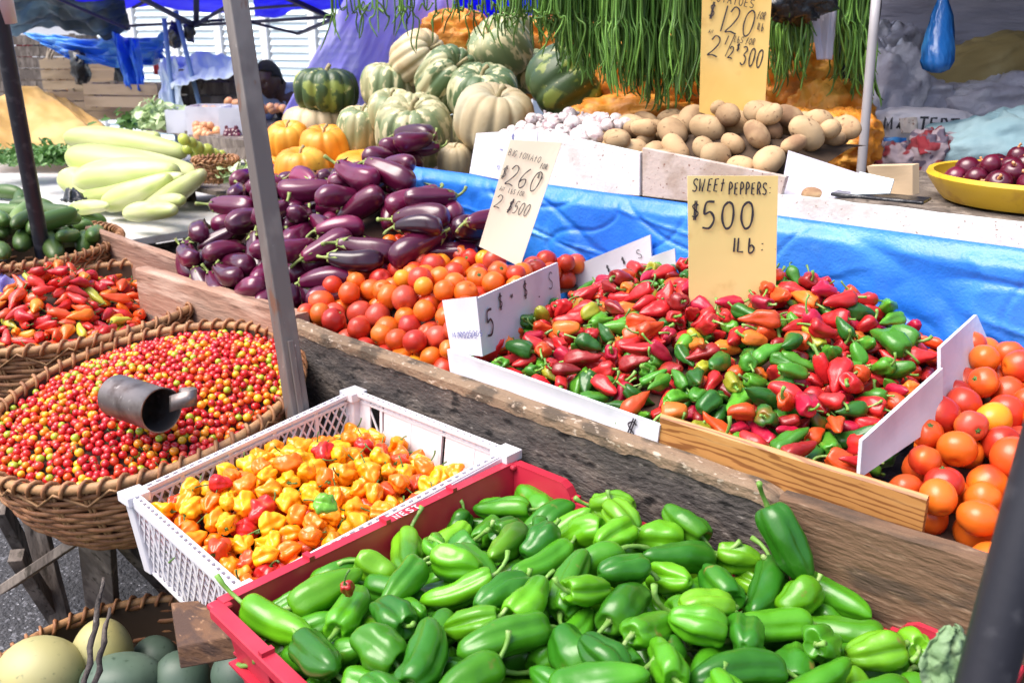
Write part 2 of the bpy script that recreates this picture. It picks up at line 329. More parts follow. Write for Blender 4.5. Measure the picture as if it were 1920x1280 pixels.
def stem_mesh(name, base, L, r, m, seed, calyx=.0, sepals=5, spread=.25, curl=.5, cdepth=.4):
    rr = random.Random(seed*13+5); mb = MB(); base = Vector(base)
    a = rr.random()*6.28; off = Vector((0, math.cos(a), math.sin(a)))
    pts = [base+Vector((-L*f, 0, 0))+off*(curl*L*f*f) for f in (-.12, .12, .35, .6, .8, 1.0)]
    pts[-1] += Vector((L*.12*curl, 0, 0))
    mb.tube(pts, [r*1.6, r*1.15, r*.85, r*.8, r*.95, r*1.15], 7)
    if calyx:
        n = sepals*4; c = []
        for k in range(n):
            q = k/n*2*PI; rad = calyx*(1 if k % 4 == 0 else (.62 if k % 2 else .38)); c.append((rad, q))
        vs = [base+Vector((-r*.8, 0, 0))]
        for fr, dx in ((.45, -r*.55), (1, r*spread+calyx*cdepth)):
            for rad, q in c:
                vs.append(base+Vector((dx*(rad/calyx if fr == 1 else 1), rad*fr*math.cos(q), rad*fr*math.sin(q))))
        fs = [(0, 1+(k+1) % n, 1+k) for k in range(n)]+[(1+k, 1+(k+1) % n, 1+n+(k+1) % n, 1+n+k) for k in range(n)]
        mb.add(vs, fs); mb.add([v+Vector((-.0012, 0, 0)) for v in vs], [f[::-1] for f in fs])
    o = mb.build(name, m, smooth=True); me = o.data; bpy.data.objects.remove(o); return me
def spheres_of(prof, deform, n=6, k=.76):
    a0, a1 = min(a for a, r in prof), max(a for a, r in prof); out = []
    cen = catmull([(a, r, 0) for a, r in prof], 40)
    for i in range(n):
        x = a0+(a1-a0)*(i+.5)/n; r = max((c.y for c in cen if abs(c.x-x) < (a1-a0)/n*.8), default=.005)
        r = min(r, max(.004, min(x-a0, a1-x)+(a1-a0)*.12)); p = deform(Vector((x, 0, 0))); out.append((p.x, p.y, p.z, r*k))
    return out

def proto_pepper(seed, L, Rd, kind='cub', skin='pepper_skin', hi=True):
    rr = random.Random(seed); h = L/2; st = None
    if kind == 'cub':        # long blunt green pepper with shoulders
        tip = rr.uniform(.28, .62)
        prof = [(-h+.10*Rd*4*.6,0),(-h+.12*Rd,.30*Rd),(-h,.62*Rd),(-h+.10*L,.95*Rd),(-h+.28*L,1.0*Rd),(-h+.52*L,(.93+tip*.08)*Rd),(-h+.76*L,(.55+tip*.5)*Rd),(-h+.93*L,(.22+tip*.55)*Rd),(h,.0)]
        lob, ld, wr, lw = rr.choice([3,3,4]), rr.uniform(.14,.34), .14, rr.uniform(.26,.4)
    elif kind == 'sweet':    # smaller wrinkled pointed pepper
        prof = [(-h+.05*L,0),(-h+.01*L,.35*Rd),(-h,.66*Rd),(-h+.12*L,.98*Rd),(-h+.34*L,Rd),(-h+.6*L,.78*Rd),(-h+.85*L,.42*Rd),(h,0)]
        lob, ld, wr, lw = rr.choice([3,4]), rr.uniform(.2,.42), .36, .3
    elif kind == 'stub':
        prof = [(-h+.12*L,0),(-h+.02*L,.45*Rd),(-h,.75*Rd),(-h+.2*L,1.02*Rd),(-h+.55*L,.98*Rd),(-h+.85*L,.66*Rd),(h-.03*L,.3*Rd),(h-.06*L,0)]
        lob, ld, wr, lw = rr.choice([3,4]), rr.uniform(.22,.40), .22, .32
    elif kind == 'hab':
        prof = [(-h+.06*L,0),(-h,.4*Rd),(-h+.1*L,.82*Rd),(-h+.32*L,Rd),(-h+.6*L,.84*Rd),(-h+.84*L,.52*Rd),(h,0)]
        lob, ld, wr, lw = rr.choice([3,4,5]), rr.uniform(.24,.46), .46, .36
    else:                    # chilli
        prof = [(-h+.03*L,0),(-h,.5*Rd),(-h+.15*L,.95*Rd),(-h+.4*L,Rd),(-h+.7*L,.66*Rd),(-h+.9*L,.3*Rd),(h,0)]
        lob, ld, wr, lw = 3, rr.uniform(.1,.3), .34, .4
    nr, ns = (26, 32) if hi else (15, 18)
    bend = rr.uniform(-.45,.45) if kind in ('cub','chil') else rr.uniform(-.3,.3)
    rings, df, LL = lathe_pts(prof, nr, ns, lob, ld, lw, bend, rr.uniform(-.12,.12), wr, {'cub':26,'sweet':38,'stub':32,'hab':48,'chil':40}[kind], seed, rr.uniform(.82,1), tw=rr.uniform(-.6,.6))
    body = skin_mesh('pepper', rings, MT[skin])
    base = df(Vector((prof[0][0], 0, 0)))
    sl, sr = {'cub':(.047,.0042),'sweet':(.026,.0028),'stub':(.034,.0042),'hab':(.022,.0016),'chil':(.020,.0015)}[kind]
    st = stem_mesh('stem', base, sl*rr.uniform(.75,1.35), sr, MT['stem_dark' if kind in ('hab','chil') else 'stem_green'], seed, calyx=Rd*(.42 if kind in('cub','stub') else .5), spread=.6 if kind in ('cub','stub') else 1.2, curl=rr.uniform(.1,.9), cdepth=-.05)
    return dict(body=body, stem=st, sph=spheres_of(prof, df, 7 if kind == 'cub' else 5), L=L, kind=kind, bend=abs(bend))
def proto_round(seed, r, skin, squash=.88, lobes=0, ld=0, wr=.03, nr=16, ns=20, stem=None, name='tomato', dimple=.12):
    rr = random.Random(seed); h = r*squash
    prof = [(-h*(1-dimple),0),(-h*.98,.30*r),(-h*.88,.58*r),(-h*.5,.90*r),(0,r),(h*.5,.88*r),(h*.86,.55*r),(h*.98,.25*r),(h,0)]
    rings, df, L = lathe_pts(prof, nr, ns, lobes, ld, .4, 0, 0, wr, .9/r, seed)
    body = skin_mesh(name, rings, MT[skin]); st = None
    if stem: st = stem_mesh('stem', (-h*(1-dimple), 0, 0), r*stem[0], r*stem[1], MT[stem[2]], seed, calyx=r*stem[3], spread=.3, curl=.5, cdepth=stem[4] if len(stem) > 4 else 0)
    return dict(body=body, stem=st, sph=[(0,0,0,r*.90)], L=2*r, kind='round', bend=0)
def proto_long(seed, prof, skin, sk=None, lobes=0, ld=0, bend=0, wr=.03, wf=12, nr=26, ns=24, stem=None, name='gourd', squash=1, nsph=8):
    rings, df, L = lathe_pts(prof, nr, ns, lobes, ld, .35, bend, random.Random(seed).uniform(-.08,.08), wr, wf, seed, squash)
    body = skin_mesh(name, rings, MT[skin]); st = None
    if stem: st = stem_mesh('stem', df(Vector((prof[0][0],0,0))), stem[0], stem[1], MT[stem[2]], seed, calyx=stem[3], spread=stem[4], curl=stem[5], sepals=stem[6] if len(stem)>6 else 5, cdepth=stem[7] if len(stem)>7 else .4)
    return dict(body=body, stem=st, sph=spheres_of(prof, df, nsph), L=L, kind='long', bend=abs(bend))

def spawn(pr, name, M, color=None, label=None, cat=None, group=None, stem=True):
    o = bpy.data.objects.new(name, pr['body']); COL.objects.link(o); o.matrix_world = M
    if color: o.color = (*color, 1)
    tag(o, label, cat, group)
    if stem and pr['stem']:
        c = bpy.data.objects.new('stem', pr['stem']); COL.objects.link(c); c.parent = o
    return o

# ---------------------------------------------------------------- heaps: each piece is dropped on what lies below it
class Heap:
    def __init__(s, u0, u1, v0, v1, base, target, mask=None, cell=.005, seed=1):
        s.u0, s.v0, s.c = u0, v0, cell; s.nu = int((u1-u0)/cell)+1; s.nv = int((v1-v0)/cell)+1
        s.rng = random.Random(seed)
        U = u0+np.arange(s.nu)*cell; V = v0+np.arange(s.nv)*cell
        s.H = np.empty((s.nu, s.nv)); s.T = np.empty((s.nu, s.nv))
        for i, u in enumerate(U):
            for j, v in enumerate(V):
                ok = mask is None or mask(u, v)
                s.H[i, j] = base(u, v) if ok else 9.; s.T[i, j] = target(u, v)
        s.target = target
    def foot(s, pr, M3, sc=1):
        P = [(M3@Vector(q[:3])*sc, q[3]*sc) for q in pr['sph']]; c = s.c
        x0 = min(p.x-r for p, r in P); x1 = max(p.x+r for p, r in P); y0 = min(p.y-r for p, r in P); y1 = max(p.y+r for p, r in P)
        i0, i1, j0, j1 = math.floor(x0/c), math.ceil(x1/c), math.floor(y0/c), math.ceil(y1/c)
        X, Y = np.meshgrid(np.arange(i0, i1+1)*c, np.arange(j0, j1+1)*c, indexing='ij')
        bot = np.full(X.shape, 9.); top = np.full(X.shape, -9.)
        for p, r in P:
            d2 = (X-p.x)**2+(Y-p.y)**2; k = d2 < r*r; h = np.sqrt(np.maximum(r*r-d2, 0))
            bot = np.where(k, np.minimum(bot, p.z-h), bot); top = np.where(k, np.maximum(top, p.z+h), top)
        return i0, j0, bot, top, bot < 8
    def drop(s, pr, M3, sc=1, K=24, tol=.01):
        i0, j0, bot, top, k = s.foot(pr, M3, sc); a, b = bot.shape; best = None
        topmax = top[k].max()
        for _ in range(K):
            ci = s.rng.randrange(-i0, s.nu-(a+i0)) if s.nu-(a+i0) > -i0 else None
            if ci is None: return None
            lim = s.nv-(b+j0)
            if lim <= -j0: return None
            cj = s.rng.randrange(-j0, lim)
            h = s.H[ci+i0:ci+i0+a, cj+j0:cj+j0+b]
            z = np.where(k, h-bot, -9).max()
            if z > 5: continue
            score = z+topmax-s.T[ci, cj]
            if best is None or score < best[0]: best = (score, ci, cj, z)
        if best is None or best[0] > tol: return None
        _, ci, cj, z = best
        H = s.H[ci+i0:ci+i0+a, cj+j0:cj+j0+b]; H[...] = np.where(k, np.maximum(H, z+top), H)
        return Vector((s.u0+ci*s.c, s.v0+cj*s.c, z))
    def block(s, x, y, r):
        i = int((x-s.u0)/s.c); j = int((y-s.v0)/s.c); q = int(r/s.c)
        s.H[max(0,i-q):i+q+1, max(0,j-q):j+q+1] = 9.

def bumpf(pts, base, edge=None):
    """gaussian blend of control heights: pts = (u, v, z, radius)"""
    def f(u, v):
        sw = 1e-6; sz = base*1e-6
        for (a, b, z, r) in pts:
            w_ = math.exp(-((u-a)**2+(v-b)**2)/(r*r)); sw += w_; sz += w_*z
        return sz/sw
    return f
def rotm(yaw, pitch, roll):
    return (Matrix.Rotation(yaw, 3, 'Z') @ Matrix.Rotation(pitch, 3, 'Y') @ Matrix.Rotation(roll, 3, 'X'))
def fullm(M3, loc, sc=1):
    M = M3.to_4x4()*1.0; M = Matrix.Translation(loc) @ M3.to_4x4() @ Matrix.Scale(sc, 4); return M
DIRS = ['to the right', 'upper right', 'upward', 'upper left', 'to the left', 'lower left', 'downward', 'lower right']
def stem_dir(M3, loc):
    a = proj(loc); b = proj(Vector(loc)+M3@Vector((-.03, 0, 0))); dx, dy = b[0]-a[0], a[1]-b[1]
    foreshort = math.hypot(dx, dy)/(F*.03/a[2])
    if foreshort < .42:
        return 'stem towards viewer' if b[2] < a[2] else 'stem turned away'
    return 'stem '+DIRS[int(round(math.degrees(math.atan2(dy, dx))/45)) % 8]
def fill(heap, protos, n, colf, name, cat, group, labelf, yaw=None, pit=.35, scl=(.88,1.1), K=24, tol=.01, fails=25, stem=True, maxn=900, roll=None, keep=300, over=None):
    bad = 0; cnt = 0; rr = heap.rng; res = []
    while cnt < min(n, maxn) and bad < fails:
        pr = rr.choice(protos); y = rr.uniform(-PI, PI) if yaw is None else rr.gauss(*yaw)
        M3 = rotm(y, rr.gauss(0, pit), rr.uniform(-PI, PI) if roll is None else rr.uniform(*roll)); sc = rr.uniform(*scl)
        loc = heap.drop(pr, M3, sc, K, tol)
        if loc is None: bad += 1; continue
        bad = 0; cn, c = colf(rr, loc)
        res.append(dict(pr=pr, M3=M3, loc=loc, sc=sc, cn=cn, c=c)); cnt += 1
    out = []
    if keep and len(res) > keep:
        res.sort(key=lambda q: proj(q['loc'])[2]-1.5*(q['loc'].z-heap.target(q['loc'].x, q['loc'].y)))
        mass(res[keep:], *over); res = res[:keep]
    for q in res:
        o = spawn(q['pr'], name, fullm(q['M3'], q['loc'], q['sc']), q['c'], labelf(q), cat, group, stem)
        out.append(o)
    return out
def mass(res, name, m, label, cat):
    V_ = []; F_ = []; C_ = []; nb = 0
    for q in res:
        M = fullm(q['M3'], q['loc'], q['sc'])
        for me_, c in ((q['pr']['body'], q['c']), (q['pr']['stem'], (.13,.24,.05))):
            if me_ is None: continue
            V_ += [tuple(M@v.co) for v in me_.vertices]
            for p in me_.polygons: F_.append(tuple(i+nb for i in p.vertices)); C_ += [(*c, 1)]*len(p.vertices)
            nb += len(me_.vertices)
    me = bpy.data.meshes.new(name); me.from_pydata(V_, [], F_); ca = me.color_attributes.new('Col', 'FLOAT_COLOR', 'CORNER')
    ca.data.foreach_set('color', np.array(C_).ravel()); me.polygons.foreach_set('use_smooth', [True]*len(me.polygons)); me.materials.append(m)
    o = bpy.data.objects.new(name, me); COL.objects.link(o); tag(o, label, cat, kind='stuff')
def nearest(marks, loc):
    x, y, _ = proj(loc); return min(marks, key=lambda m: math.hypot(x-m[0], y-m[1]))[2]
def mound(name, f, u0, u1, v0, v1, m, drop, label, cat, n=40, mask=None):  # added filler sheet under a heap; its dark colour paints shade into the gaps
    mb = MB(); pts = {}
    for i in range(n+1):
        for j in range(n+1):
            u = u0+(u1-u0)*i/n; v = v0+(v1-v0)*j/n
            if mask is None or mask(u, v): pts[i, j] = len(mb.v); mb.v.append((u, v, f(u, v)-drop))
    for i in range(n):
        for j in range(n):
            q = [(i,j),(i+1,j),(i+1,j+1),(i,j+1)]
            if all(k in pts for k in q): mb.f.append(tuple(pts[k] for k in q)); mb.m.append(0)
    o = mb.build(name, m, smooth=True); tag(o, label, cat, kind='stuff'); return o

# ---------------------------------------------------------------- handwriting
GL = {
'S': [[(.85,.86),(.6,1),(.22,.92),(.1,.72),(.4,.52),(.82,.36),(.8,.1),(.45,0),(.05,.1)]],
'W': [[(0,1),(.22,.02),(.5,.7),(.78,0),(1,1)]], 'E': [[(.8,1),(.15,.97),(.1,.05),(.8,0)],[(.12,.52),(.7,.54)]],
'T': [[(0,.97),(1,1)],[(.5,1),(.46,0)]], 't': [[(.1,.62),(.8,.66)],[(.45,1),(.4,0)]],
'P': [[(.15,0),(.15,1),(.6,.98),(.8,.75),(.55,.5),(.17,.46)]], 'R': [[(.15,0),(.15,1),(.6,.98),(.78,.75),(.5,.52),(.17,.48)],[(.4,.5),(.85,0)]],
'$': [[(.85,.8),(.5,.92),(.15,.75),(.4,.55),(.85,.35),(.6,.1),(.1,.15)],[(.42,1.1),(.36,-.1)],[(.62,1.1),(.56,-.1)]],
'0': [[(.5,1),(.18,.8),(.12,.35),(.4,0),(.75,.1),(.88,.5),(.78,.88),(.5,1)]], '1': [[(.5,1),(.48,0)]],
'2': [[(.1,.78),(.35,1),(.75,.92),(.8,.65),(.45,.3),(.05,.02),(.45,.06),(.95,.0)]],
'3': [[(.1,.95),(.6,1),(.8,.8),(.4,.55),(.8,.4),(.75,.1),(.4,-.02),(.08,.1)]],
'5': [[(.85,1),(.3,.97),(.2,.55),(.6,.62),(.88,.35),(.6,.02),(.1,.03)]], '6': [[(.7,1),(.3,.7),(.12,.3),(.4,0),(.78,.15),(.7,.45),(.3,.4),(.15,.25)]],
'4': [[(.6,0),(.6,1),(.05,.35),(.9,.35)]], 'L': [[(.15,1),(.12,.02),(.8,.0)]], 'b': [[(.15,1),(.15,0),(.55,-.02),(.75,.25),(.5,.48),(.17,.4)]],
'B': [[(.15,0),(.15,1),(.65,.95),(.62,.58),(.18,.52)],[(.2,.52),(.8,.4),(.75,.05),(.15,0)]], 'O': [[(.5,1),(.12,.7),(.15,.2),(.55,0),(.88,.35),(.8,.85),(.5,1)]],
'A': [[(0,0),(.48,1),(.9,0)],[(.2,.38),(.75,.38)]], 'F': [[(.15,0),(.15,1),(.8,1)],[(.15,.52),(.65,.52)]], 'N': [[(.1,0),(.12,1),(.8,0),(.85,1)]],
'I': [[(.5,1),(.5,0)]], 'G': [[(.85,.85),(.5,1),(.12,.6),(.25,.08),(.75,.05),(.85,.42),(.55,.42)]], 'M': [[(.05,0),(.1,1),(.5,.3),(.88,1),(.95,0)]],
'/': [[(.1,-.1),(.8,1.1)]], ':': [[(.4,.62),(.44,.56)],[(.4,.18),(.44,.12)]], '-': [[(.1,.5),(.9,.5)]], 's': [[(.75,.6),(.3,.64),(.3,.4),(.7,.25),(.55,.0),(.1,.04)]],
'f': [[(.8,.95),(.45,.95),(.35,.5),(.3,-.1)],[(.1,.5),(.7,.52)]], 'o': [[(.45,.6),(.12,.3),(.4,0),(.8,.3),(.45,.6)]], 'r': [[(.2,.6),(.22,0)],[(.22,.4),(.7,.62)]],
'Q': [[(.1,.4),(.3,.7),(.5,.3),(.7,.7),(.9,.35)]], ' ': []}
STRAIGHT = set('EFLNAMTIWt/-1:')
def stroke(mb, pts, wd, O, X, Y, N, off=.0012):
    P = [O+X*p[0]+Y*p[1]+N*off for p in pts]; vs = []
    for i, p in enumerate(P):
        d = (P[min(i+1, len(P)-1)]-P[max(i-1, 0)]).normalized(); sd_ = d.cross(N).normalized()*wd/2*(1+.14*math.sin(i*.9))
        vs += [p-sd_, p+sd_]
    n = len(vs)
    mb.add(vs, [(2*i, 2*i+1, 2*i+3, 2*i+2) for i in range(len(P)-1)])
def write(text, O, X, Y, h, wd, mb, adv=.82, slant=0, wide=.62, block=False):
    """O lower-left corner of the line, X / Y unit directions on the card"""
    N = X.cross(Y).normalized(); x = 0
    for ch in text:
        for s_ in GL.get(ch, []):
            pts = [((x+p[0]*wide+slant*p[1])*h, p[1]*h) for p in s_]
            if not block and ch not in STRAIGHT and len(pts) > 2: pts = [tuple(q[:2]) for q in catmull([(a, b, 0) for a, b in pts], len(pts)*4)]
            stroke(mb, pts, wd, O, X, Y, N)
        x += {'1':.5,'I':.45,':':.4,' ':.5,'/':.55,'M':1.05,'W':1.1}.get(ch, .82)*adv/.82
def card(name, tl, tr, br, bl, m, lines, label, cat, group=None, th=.003, ink='ink', parent=None):
    """lines: (text, x, y, h, stroke, slant) with x, y in card widths / heights from the lower left"""
    tl, tr, br, bl = map(Vector, (tl, tr, br, bl)); N = (br-bl).cross(tl-bl).normalized()
    mb = MB()
    n = 8
    def pt(i, j):
        a = bl.lerp(br, i); b = tl.lerp(tr, i); p = a.lerp(b, j); return p-N*(.004*math.sin(PI*j)*math.cos(PI*(i-.5)))
    fr = [pt(i/n, j/n) for j in range(n+1) for i in range(n+1)]; bk = [p-N*th for p in fr]
    mb.add(fr+bk, [])
    k = (n+1)*(n+1); q = lambda i, j: j*(n+1)+i
    for i in range(n):
        for j in range(n):
            f = (q(i,j), q(i+1,j), q(i+1,j+1), q(i,j+1)); mb.f.append(f); mb.f.append(tuple(a+k for a in f[::-1])); mb.m += [0,0]
    for i in range(n):
        for a, b in ((q(i+1,0),q(i,0)), (q(i,n),q(i+1,n)), (q(0,i),q(0,i+1)), (q(n,i+1),q(n,i))):
            mb.f.append((a, b, b+k, a+k)); mb.m.append(0)
    o = mb.build(name, m, parent, smooth=False)
    if lines:
        X = ((tr-tl)+(br-bl)).normalized(); lt = MB()
        for ln in lines:
            t, x, y, h, wd, sl_ = ln[:6]; ws = ln[6] if len(ln) > 6 else 1
            O = bl.lerp(br, x).lerp(tl.lerp(tr, x), y)-N*(.004*math.sin(PI*y)*math.cos(PI*(x-.5))-.002)
            up = ((tl-bl)+(tr-br)).normalized(); Y = (up-X*up.dot(X)).normalized()
            write(t, O, X, Y, h, wd, lt, slant=sl_, adv=.82*ws, wide=.62*ws)
        lt.build('lettering', MT[ink], o)
    if label: tag(o, label, cat, group)
    return o

# ---------------------------------------------------------------- the setting
mb = MB()
mb.grid(lambda i, j: (-60+80*i, -30+100*j, 0), 2, 2)
tag(mb.build('ground', MT['asphalt']), kind='structure')
mb = MB(); mb.box((-11.5, 7.0, .03), (9.5, 16, .06)); tag(mb.build('pavement', MT['pavement'], bevel=.01), kind='structure')

# boards of the stall front
def board(name, u0, u1, v, th, z0, z1, m, label, cat='board', group=None, zl=None, edge=None, waver=.004, seed=1, end_round=0):
    """a plank along x; zl = (z0,z1) at the left end if it differs"""
    n = 130; z0l, z1l = zl or (z0, z1); mb = MB(); rows = []
    for i in range(n+1):
        t = i/n; u = u0+(u1-u0)*t; a = z0l+(z0-z0l)*t; b = z1l+(z1-z1l)*t + fbm(u*7, seed*5, 0, 6)*waver*.6
        if end_round and t > .94: b -= end_round*((t-.94)/.06)**2
        w_ = fbm(u*3, seed, 9)*waver
        rows.append([(u, v+w_, a), (u, v+w_, b-.006), (u, v+.005+w_, b), (u, v+th-.005+w_, b), (u, v+th+w_, b-.006), (u, v+th+w_, a)])
    vs = [p for r in rows for p in r]; fs = []
    for i in range(n):
        for k in range(6):
            fs.append((i*6+k, (i+1)*6+k, (i+1)*6+(k+1) % 6, i*6+(k+1) % 6))
    fs = [f[::-1] for f in fs]
    mb.add(vs, fs); mb.add(rows[0], [(0,1,2,3,4,5)]); mb.add(rows[-1], [(5,4,3,2,1,0)])
    o = mb.build(name, m)
    if edge:
        eb = MB(); er = []
        for i in range(n+1):
            t = i/n; u = u0+(u1-u0)*t; b = z1l+(z1-z1l)*t + fbm(u*7, seed*5, 0, 6)*waver*.6
            if end_round and t > .94: b -= end_round*((t-.94)/.06)**2
            w_ = fbm(u*3, seed, 9)*waver; d = edge*(.85+.30*fbm(u*16, 3, 2, 6))
            er.append([(u, v-.0025+w_, b-d), (u, v-.0025+w_, b-.004), (u, v+.004+w_, b+.0025), (u, v+th-.004+w_, b+.0025)])
        eb.add([p for r in er for p in r], [(i*4+k, i*4+k+1, (i+1)*4+k+1, (i+1)*4+k)[::-1] for i in range(n) for k in range(3)])
        eb.build('worn_edge', MT['tan_edge'], o, solid=.002)
    return tag(o, label, cat, group)
board('front_board', -1.93, -.565, 1.27, .035, .70, .951, MT['dark_wood'], 'dark weathered plank along the stall front behind the white and red crates', edge=.026, seed=2, end_round=.02, zl=(.70,.960))
board('front_board', -.565, -.12, 1.235, .030, .76, .985, MT['brown_wood'], 'brown plank with black stains beside the dark front pole', edge=0, seed=3, zl=(.80,.97))
board('wood_grain_strip', -.835, -.37, 1.306, .012, .90, 1.010, MT['veneer'], 'yellow-brown wood grain strip along the front of the mixed pepper heap', waver=.001, seed=4, zl=(.90, 1.008))
board('front_board', -2.80, -1.94, 1.30, .045, .80, .972, MT['pink_wood'], 'pinkish bare plank in front of the aubergines behind the round baskets', seed=5, zl=(.72,.955))
board('side_board', -3.42, -2.72, 1.42, .03, .60, .97, MT['pink_wood'], 'worn reddish board behind the chilli basket, left of the aubergines', seed=6, zl=(.62,.985))
# table carrying the heaps, and trestles under the crates
tb = empty('market_table', (-1.2, 1.7, 0)); tag(tb, 'wooden stall table under the tomatoes, peppers and aubergines', 'table')
def child(o, p): o.parent = p; o.matrix_parent_inverse = Matrix.Translation(-Vector(p.location)) if p.rotation_euler.z == 0 else p.matrix_world.inverted(); return o
mb = MB(); mb.box((-1.75, 1.70, .80), (3.9, .80, .03)); child(mb.build('tabletop', MT['grey_wood'], bevel=.003), tb)
for x, y in ((-3.4,1.4),(-1.3,1.42),(.1,1.42),(-3.4,2.02),(-1.3,2.02),(.1,2.02)):
    mb = MB(); mb.box((x, y, .3925), (.06, .06, .785)); child(mb.build('leg', MT['grey_wood']), tb)
rs = empty('rear_shelf', (-1.2, 2.6, 0)); tag(rs, 'raised rear shelf that carries the pumpkins and potatoes', 'shelf')
mb = MB(); mb.box((-.6, 2.52, 1.245), (2.3, 1.0, .02)); child(mb.build('shelf_board', MT['grey_wood']), rs)
mb = MB(); mb.box((-3.0, 2.72, 1.0), (2.4, 1.25, .02)); child(mb.build('shelf_board', MT['grey_wood']), rs)
for x, y in ((-1.7,2.1),(.5,2.1),(-1.7,2.95),(.5,2.95),(-4.1,2.2),(-4.1,3.2)):
    mb = MB(); mb.box((x, y, .49 if x < -2 else .617), (.06, .06, .98 if x < -2 else 1.232)); child(mb.build('leg', MT['grey_wood']), rs)

# ledge plank and potato box panels
mb = MB()
n = 30; L = []
for i in range(n+1):
    u = -1.0+1.35*i/n; j = fbm(u*12, 1, 1)*.003
    L.append([(u, 2.0, 1.249), (u, 2.0, 1.300+j), (u, 2.022, 1.300+j), (u, 2.022, 1.249)])
mb.add([p for r in L for p in r], [(i*4+k, i*4+(k+1) % 4, (i+1)*4+(k+1) % 4, (i+1)*4+k)[::-1] for i in range(n) for k in range(4)])
mb.add(L[0], [(0,1,2,3)]); mb.add(L[-1], [(3,2,1,0)])
tag(mb.build('shelf_edge_plank', MT['white_paint']), 'white painted plank edging the rear shelf above the blue tarp', 'plank')
def panel(name, pxs, v, th, m, label, cat, wav=0):
    P = [at(x, y, v=v) for x, y in pxs]; mb = MB()     # bl, br, tr, tl
    b = [P[0], P[1], P[1]+Vector((0,th,0)), P[0]+Vector((0,th,0))]; t = [P[3], P[2], P[2]+Vector((0,th,0)), P[3]+Vector((0,th,0))]
    mb.hexa(b, t); return tag(mb.build(name, m, bevel=.002), label, cat)
panel('box_panel', [(1003,352),(1199,368),(1200,286),(1003,243)], 2.0, .014, MT['white_paint'], 'white speckled panel below the garlic, left of the joint', 'panel')
panel('box_panel', [(1204,368),(1455,398),(1474,331),(1204,277)], 2.004, .016, MT['pinkish_paint'], 'pinkish white panel in front of the potatoes, right of the joint', 'panel')

# blue tarp wall
mb = MB()
def tf(i, j):
    u = -2.25+2.7*i; z = .86+.392*j; v = 1.975+.016*fbm(u*2.4, z*1.5, 0)+.004*fbm(u*9, z*7, 4)+.007*(1-min(1,abs(fbm(u*2.2+z*5, z*3-u*1.2, 8, 1))*16))+.005*(1-min(1,abs(fbm(u*4-z*6, z*4+u*2, 3, 1))*18))-.005*(1-min(1,abs(fbm(u*1.3+z*1.5, z*6-u*.5, 11, 1))*14))
    k_ = sstep(.9, 1, j); return (u, (v-.03*(1-j)**1.5)*(1-k_)+1.999*k_, z-.004*math.sin(u*7)*j*(1-k_))
mb.grid(tf, 420, 90)
tag(mb.build('blue_tarp', MT['tarp_blue'], smooth=True), 'creased bright blue tarpaulin hanging below the rear shelf behind the peppers', 'tarpaulin')

# ---------------------------------------------------------------- poles
def pole_tube(name, a, b, r0, r1, m, label, bolts=0, collar=None, n=20):
    mb = MB(); a = Vector(a); b = Vector(b); pts = [a.lerp(b, t/12) for t in range(13)]
    mb.tube(pts, [r0+(r1-r0)*t/12 for t in range(13)], n); o = mb.build(name, m, smooth=True); o.data.polygons[-1].use_smooth = False
    tag(o, label, 'pole'); return o
a = Vector((-3.43, 1.27, 0)); top = at(5, 60, d=2.93); k = (top-Vector((-3.43,1.27,.8)))
bp = Vector((-3.43, 1.27, .8)) ; tp = bp+k*1.35
p1 = pole_tube('canopy_pole', (-3.42,1.28,0), tp, .026, .026, MT['metal_black'], 'slim black round pole with bolt holes at the left behind the chilli basket')
for y_ in (45, 128, 220, 480):
    t = (y_+40)/560
    c = at(8+(y_-50)*.181, y_, d=2.93+(3.33-2.93)*(y_-50)/480)
    mb = MB(); vs = []
    d_ = (Vector((0,0,CAMZ))-c); d_.z = 0; d_.normalize(); sx = d_.cross(Vector((0,0,1)))
    mb.tube([c+d_*.020, c+d_*.029], [.0065,.005], 10); mb.build('bolt', MT['crate_white'], p1, smooth=True)
mb = MB(); c = at(10, 30, d=2.9); q = (tp-bp).normalized(); mb.tube([c-q*.02, c+q*.25], .031, 20); mb.build('sleeve', MT['crate_white'], p1, smooth=True)
# brown angle-section post
b0 = at(562, 800, u=-1.668); t0 = at(441, 0, d=(b0-Vector((0,0,CAMZ))).dot(FWD)-.10); dirp = (t0-b0).normalized(); foot = b0-dirp*(b0.z/dirp.z); t1 = b0+dirp*1.1*(t0-b0).length
mb = MB(); x = (RGT-dirp*RGT.dot(dirp)).normalized(); y = dirp.cross(x).normalized()
if y.dot(FWD) < 0: y = -y
rot = Matrix.Rotation(math.radians(38), 3, dirp); x = rot@x; y = rot@y
W2 = .0215
def sec(c, s=1): return [c+x*i*W2*s+y*j*W2*s for i, j in ((-1,-1),(1,-1),(1,1),(-1,1))]
N_ = 20
for i in range(N_):
    pass
vs = []; fs = []
for i in range(N_+1): vs += sec(foot.lerp(t1, i/N_))
for i in range(N_):
    for k_ in range(4): fs.append((i*4+k_, i*4+(k_+1) % 4, (i+1)*4+(k_+1) % 4, (i+1)*4+k_))
mb.add(vs, fs); mb.add(vs[:4], [(3,2,1,0)]); mb.add(vs[-4:], [(0,1,2,3)])
p2 = mb.build('square_post', MT['metal_brown'], bevel=.003); tag(p2, 'scuffed brown square metal post between the cherry pepper basket and the white crate', 'post')
mb = MB()  # weld seam plate low on the post
c = b0+dirp*.08; mb.bar(c-x*W2*.1-y*W2*1.15-dirp*.12, c-x*W2*.1-y*W2*1.15+dirp*.12, .014, .006, up=y); mb.build('angle_bracket', MT['metal_brown'], p2, bevel=.002)
pole_tube('shelf_pole', (-1.045,2.70,0), at(1646,-40,d=2.54), .013, .013, MT['metal_white'], 'thin whitish scuffed pole right of the hanging beans')
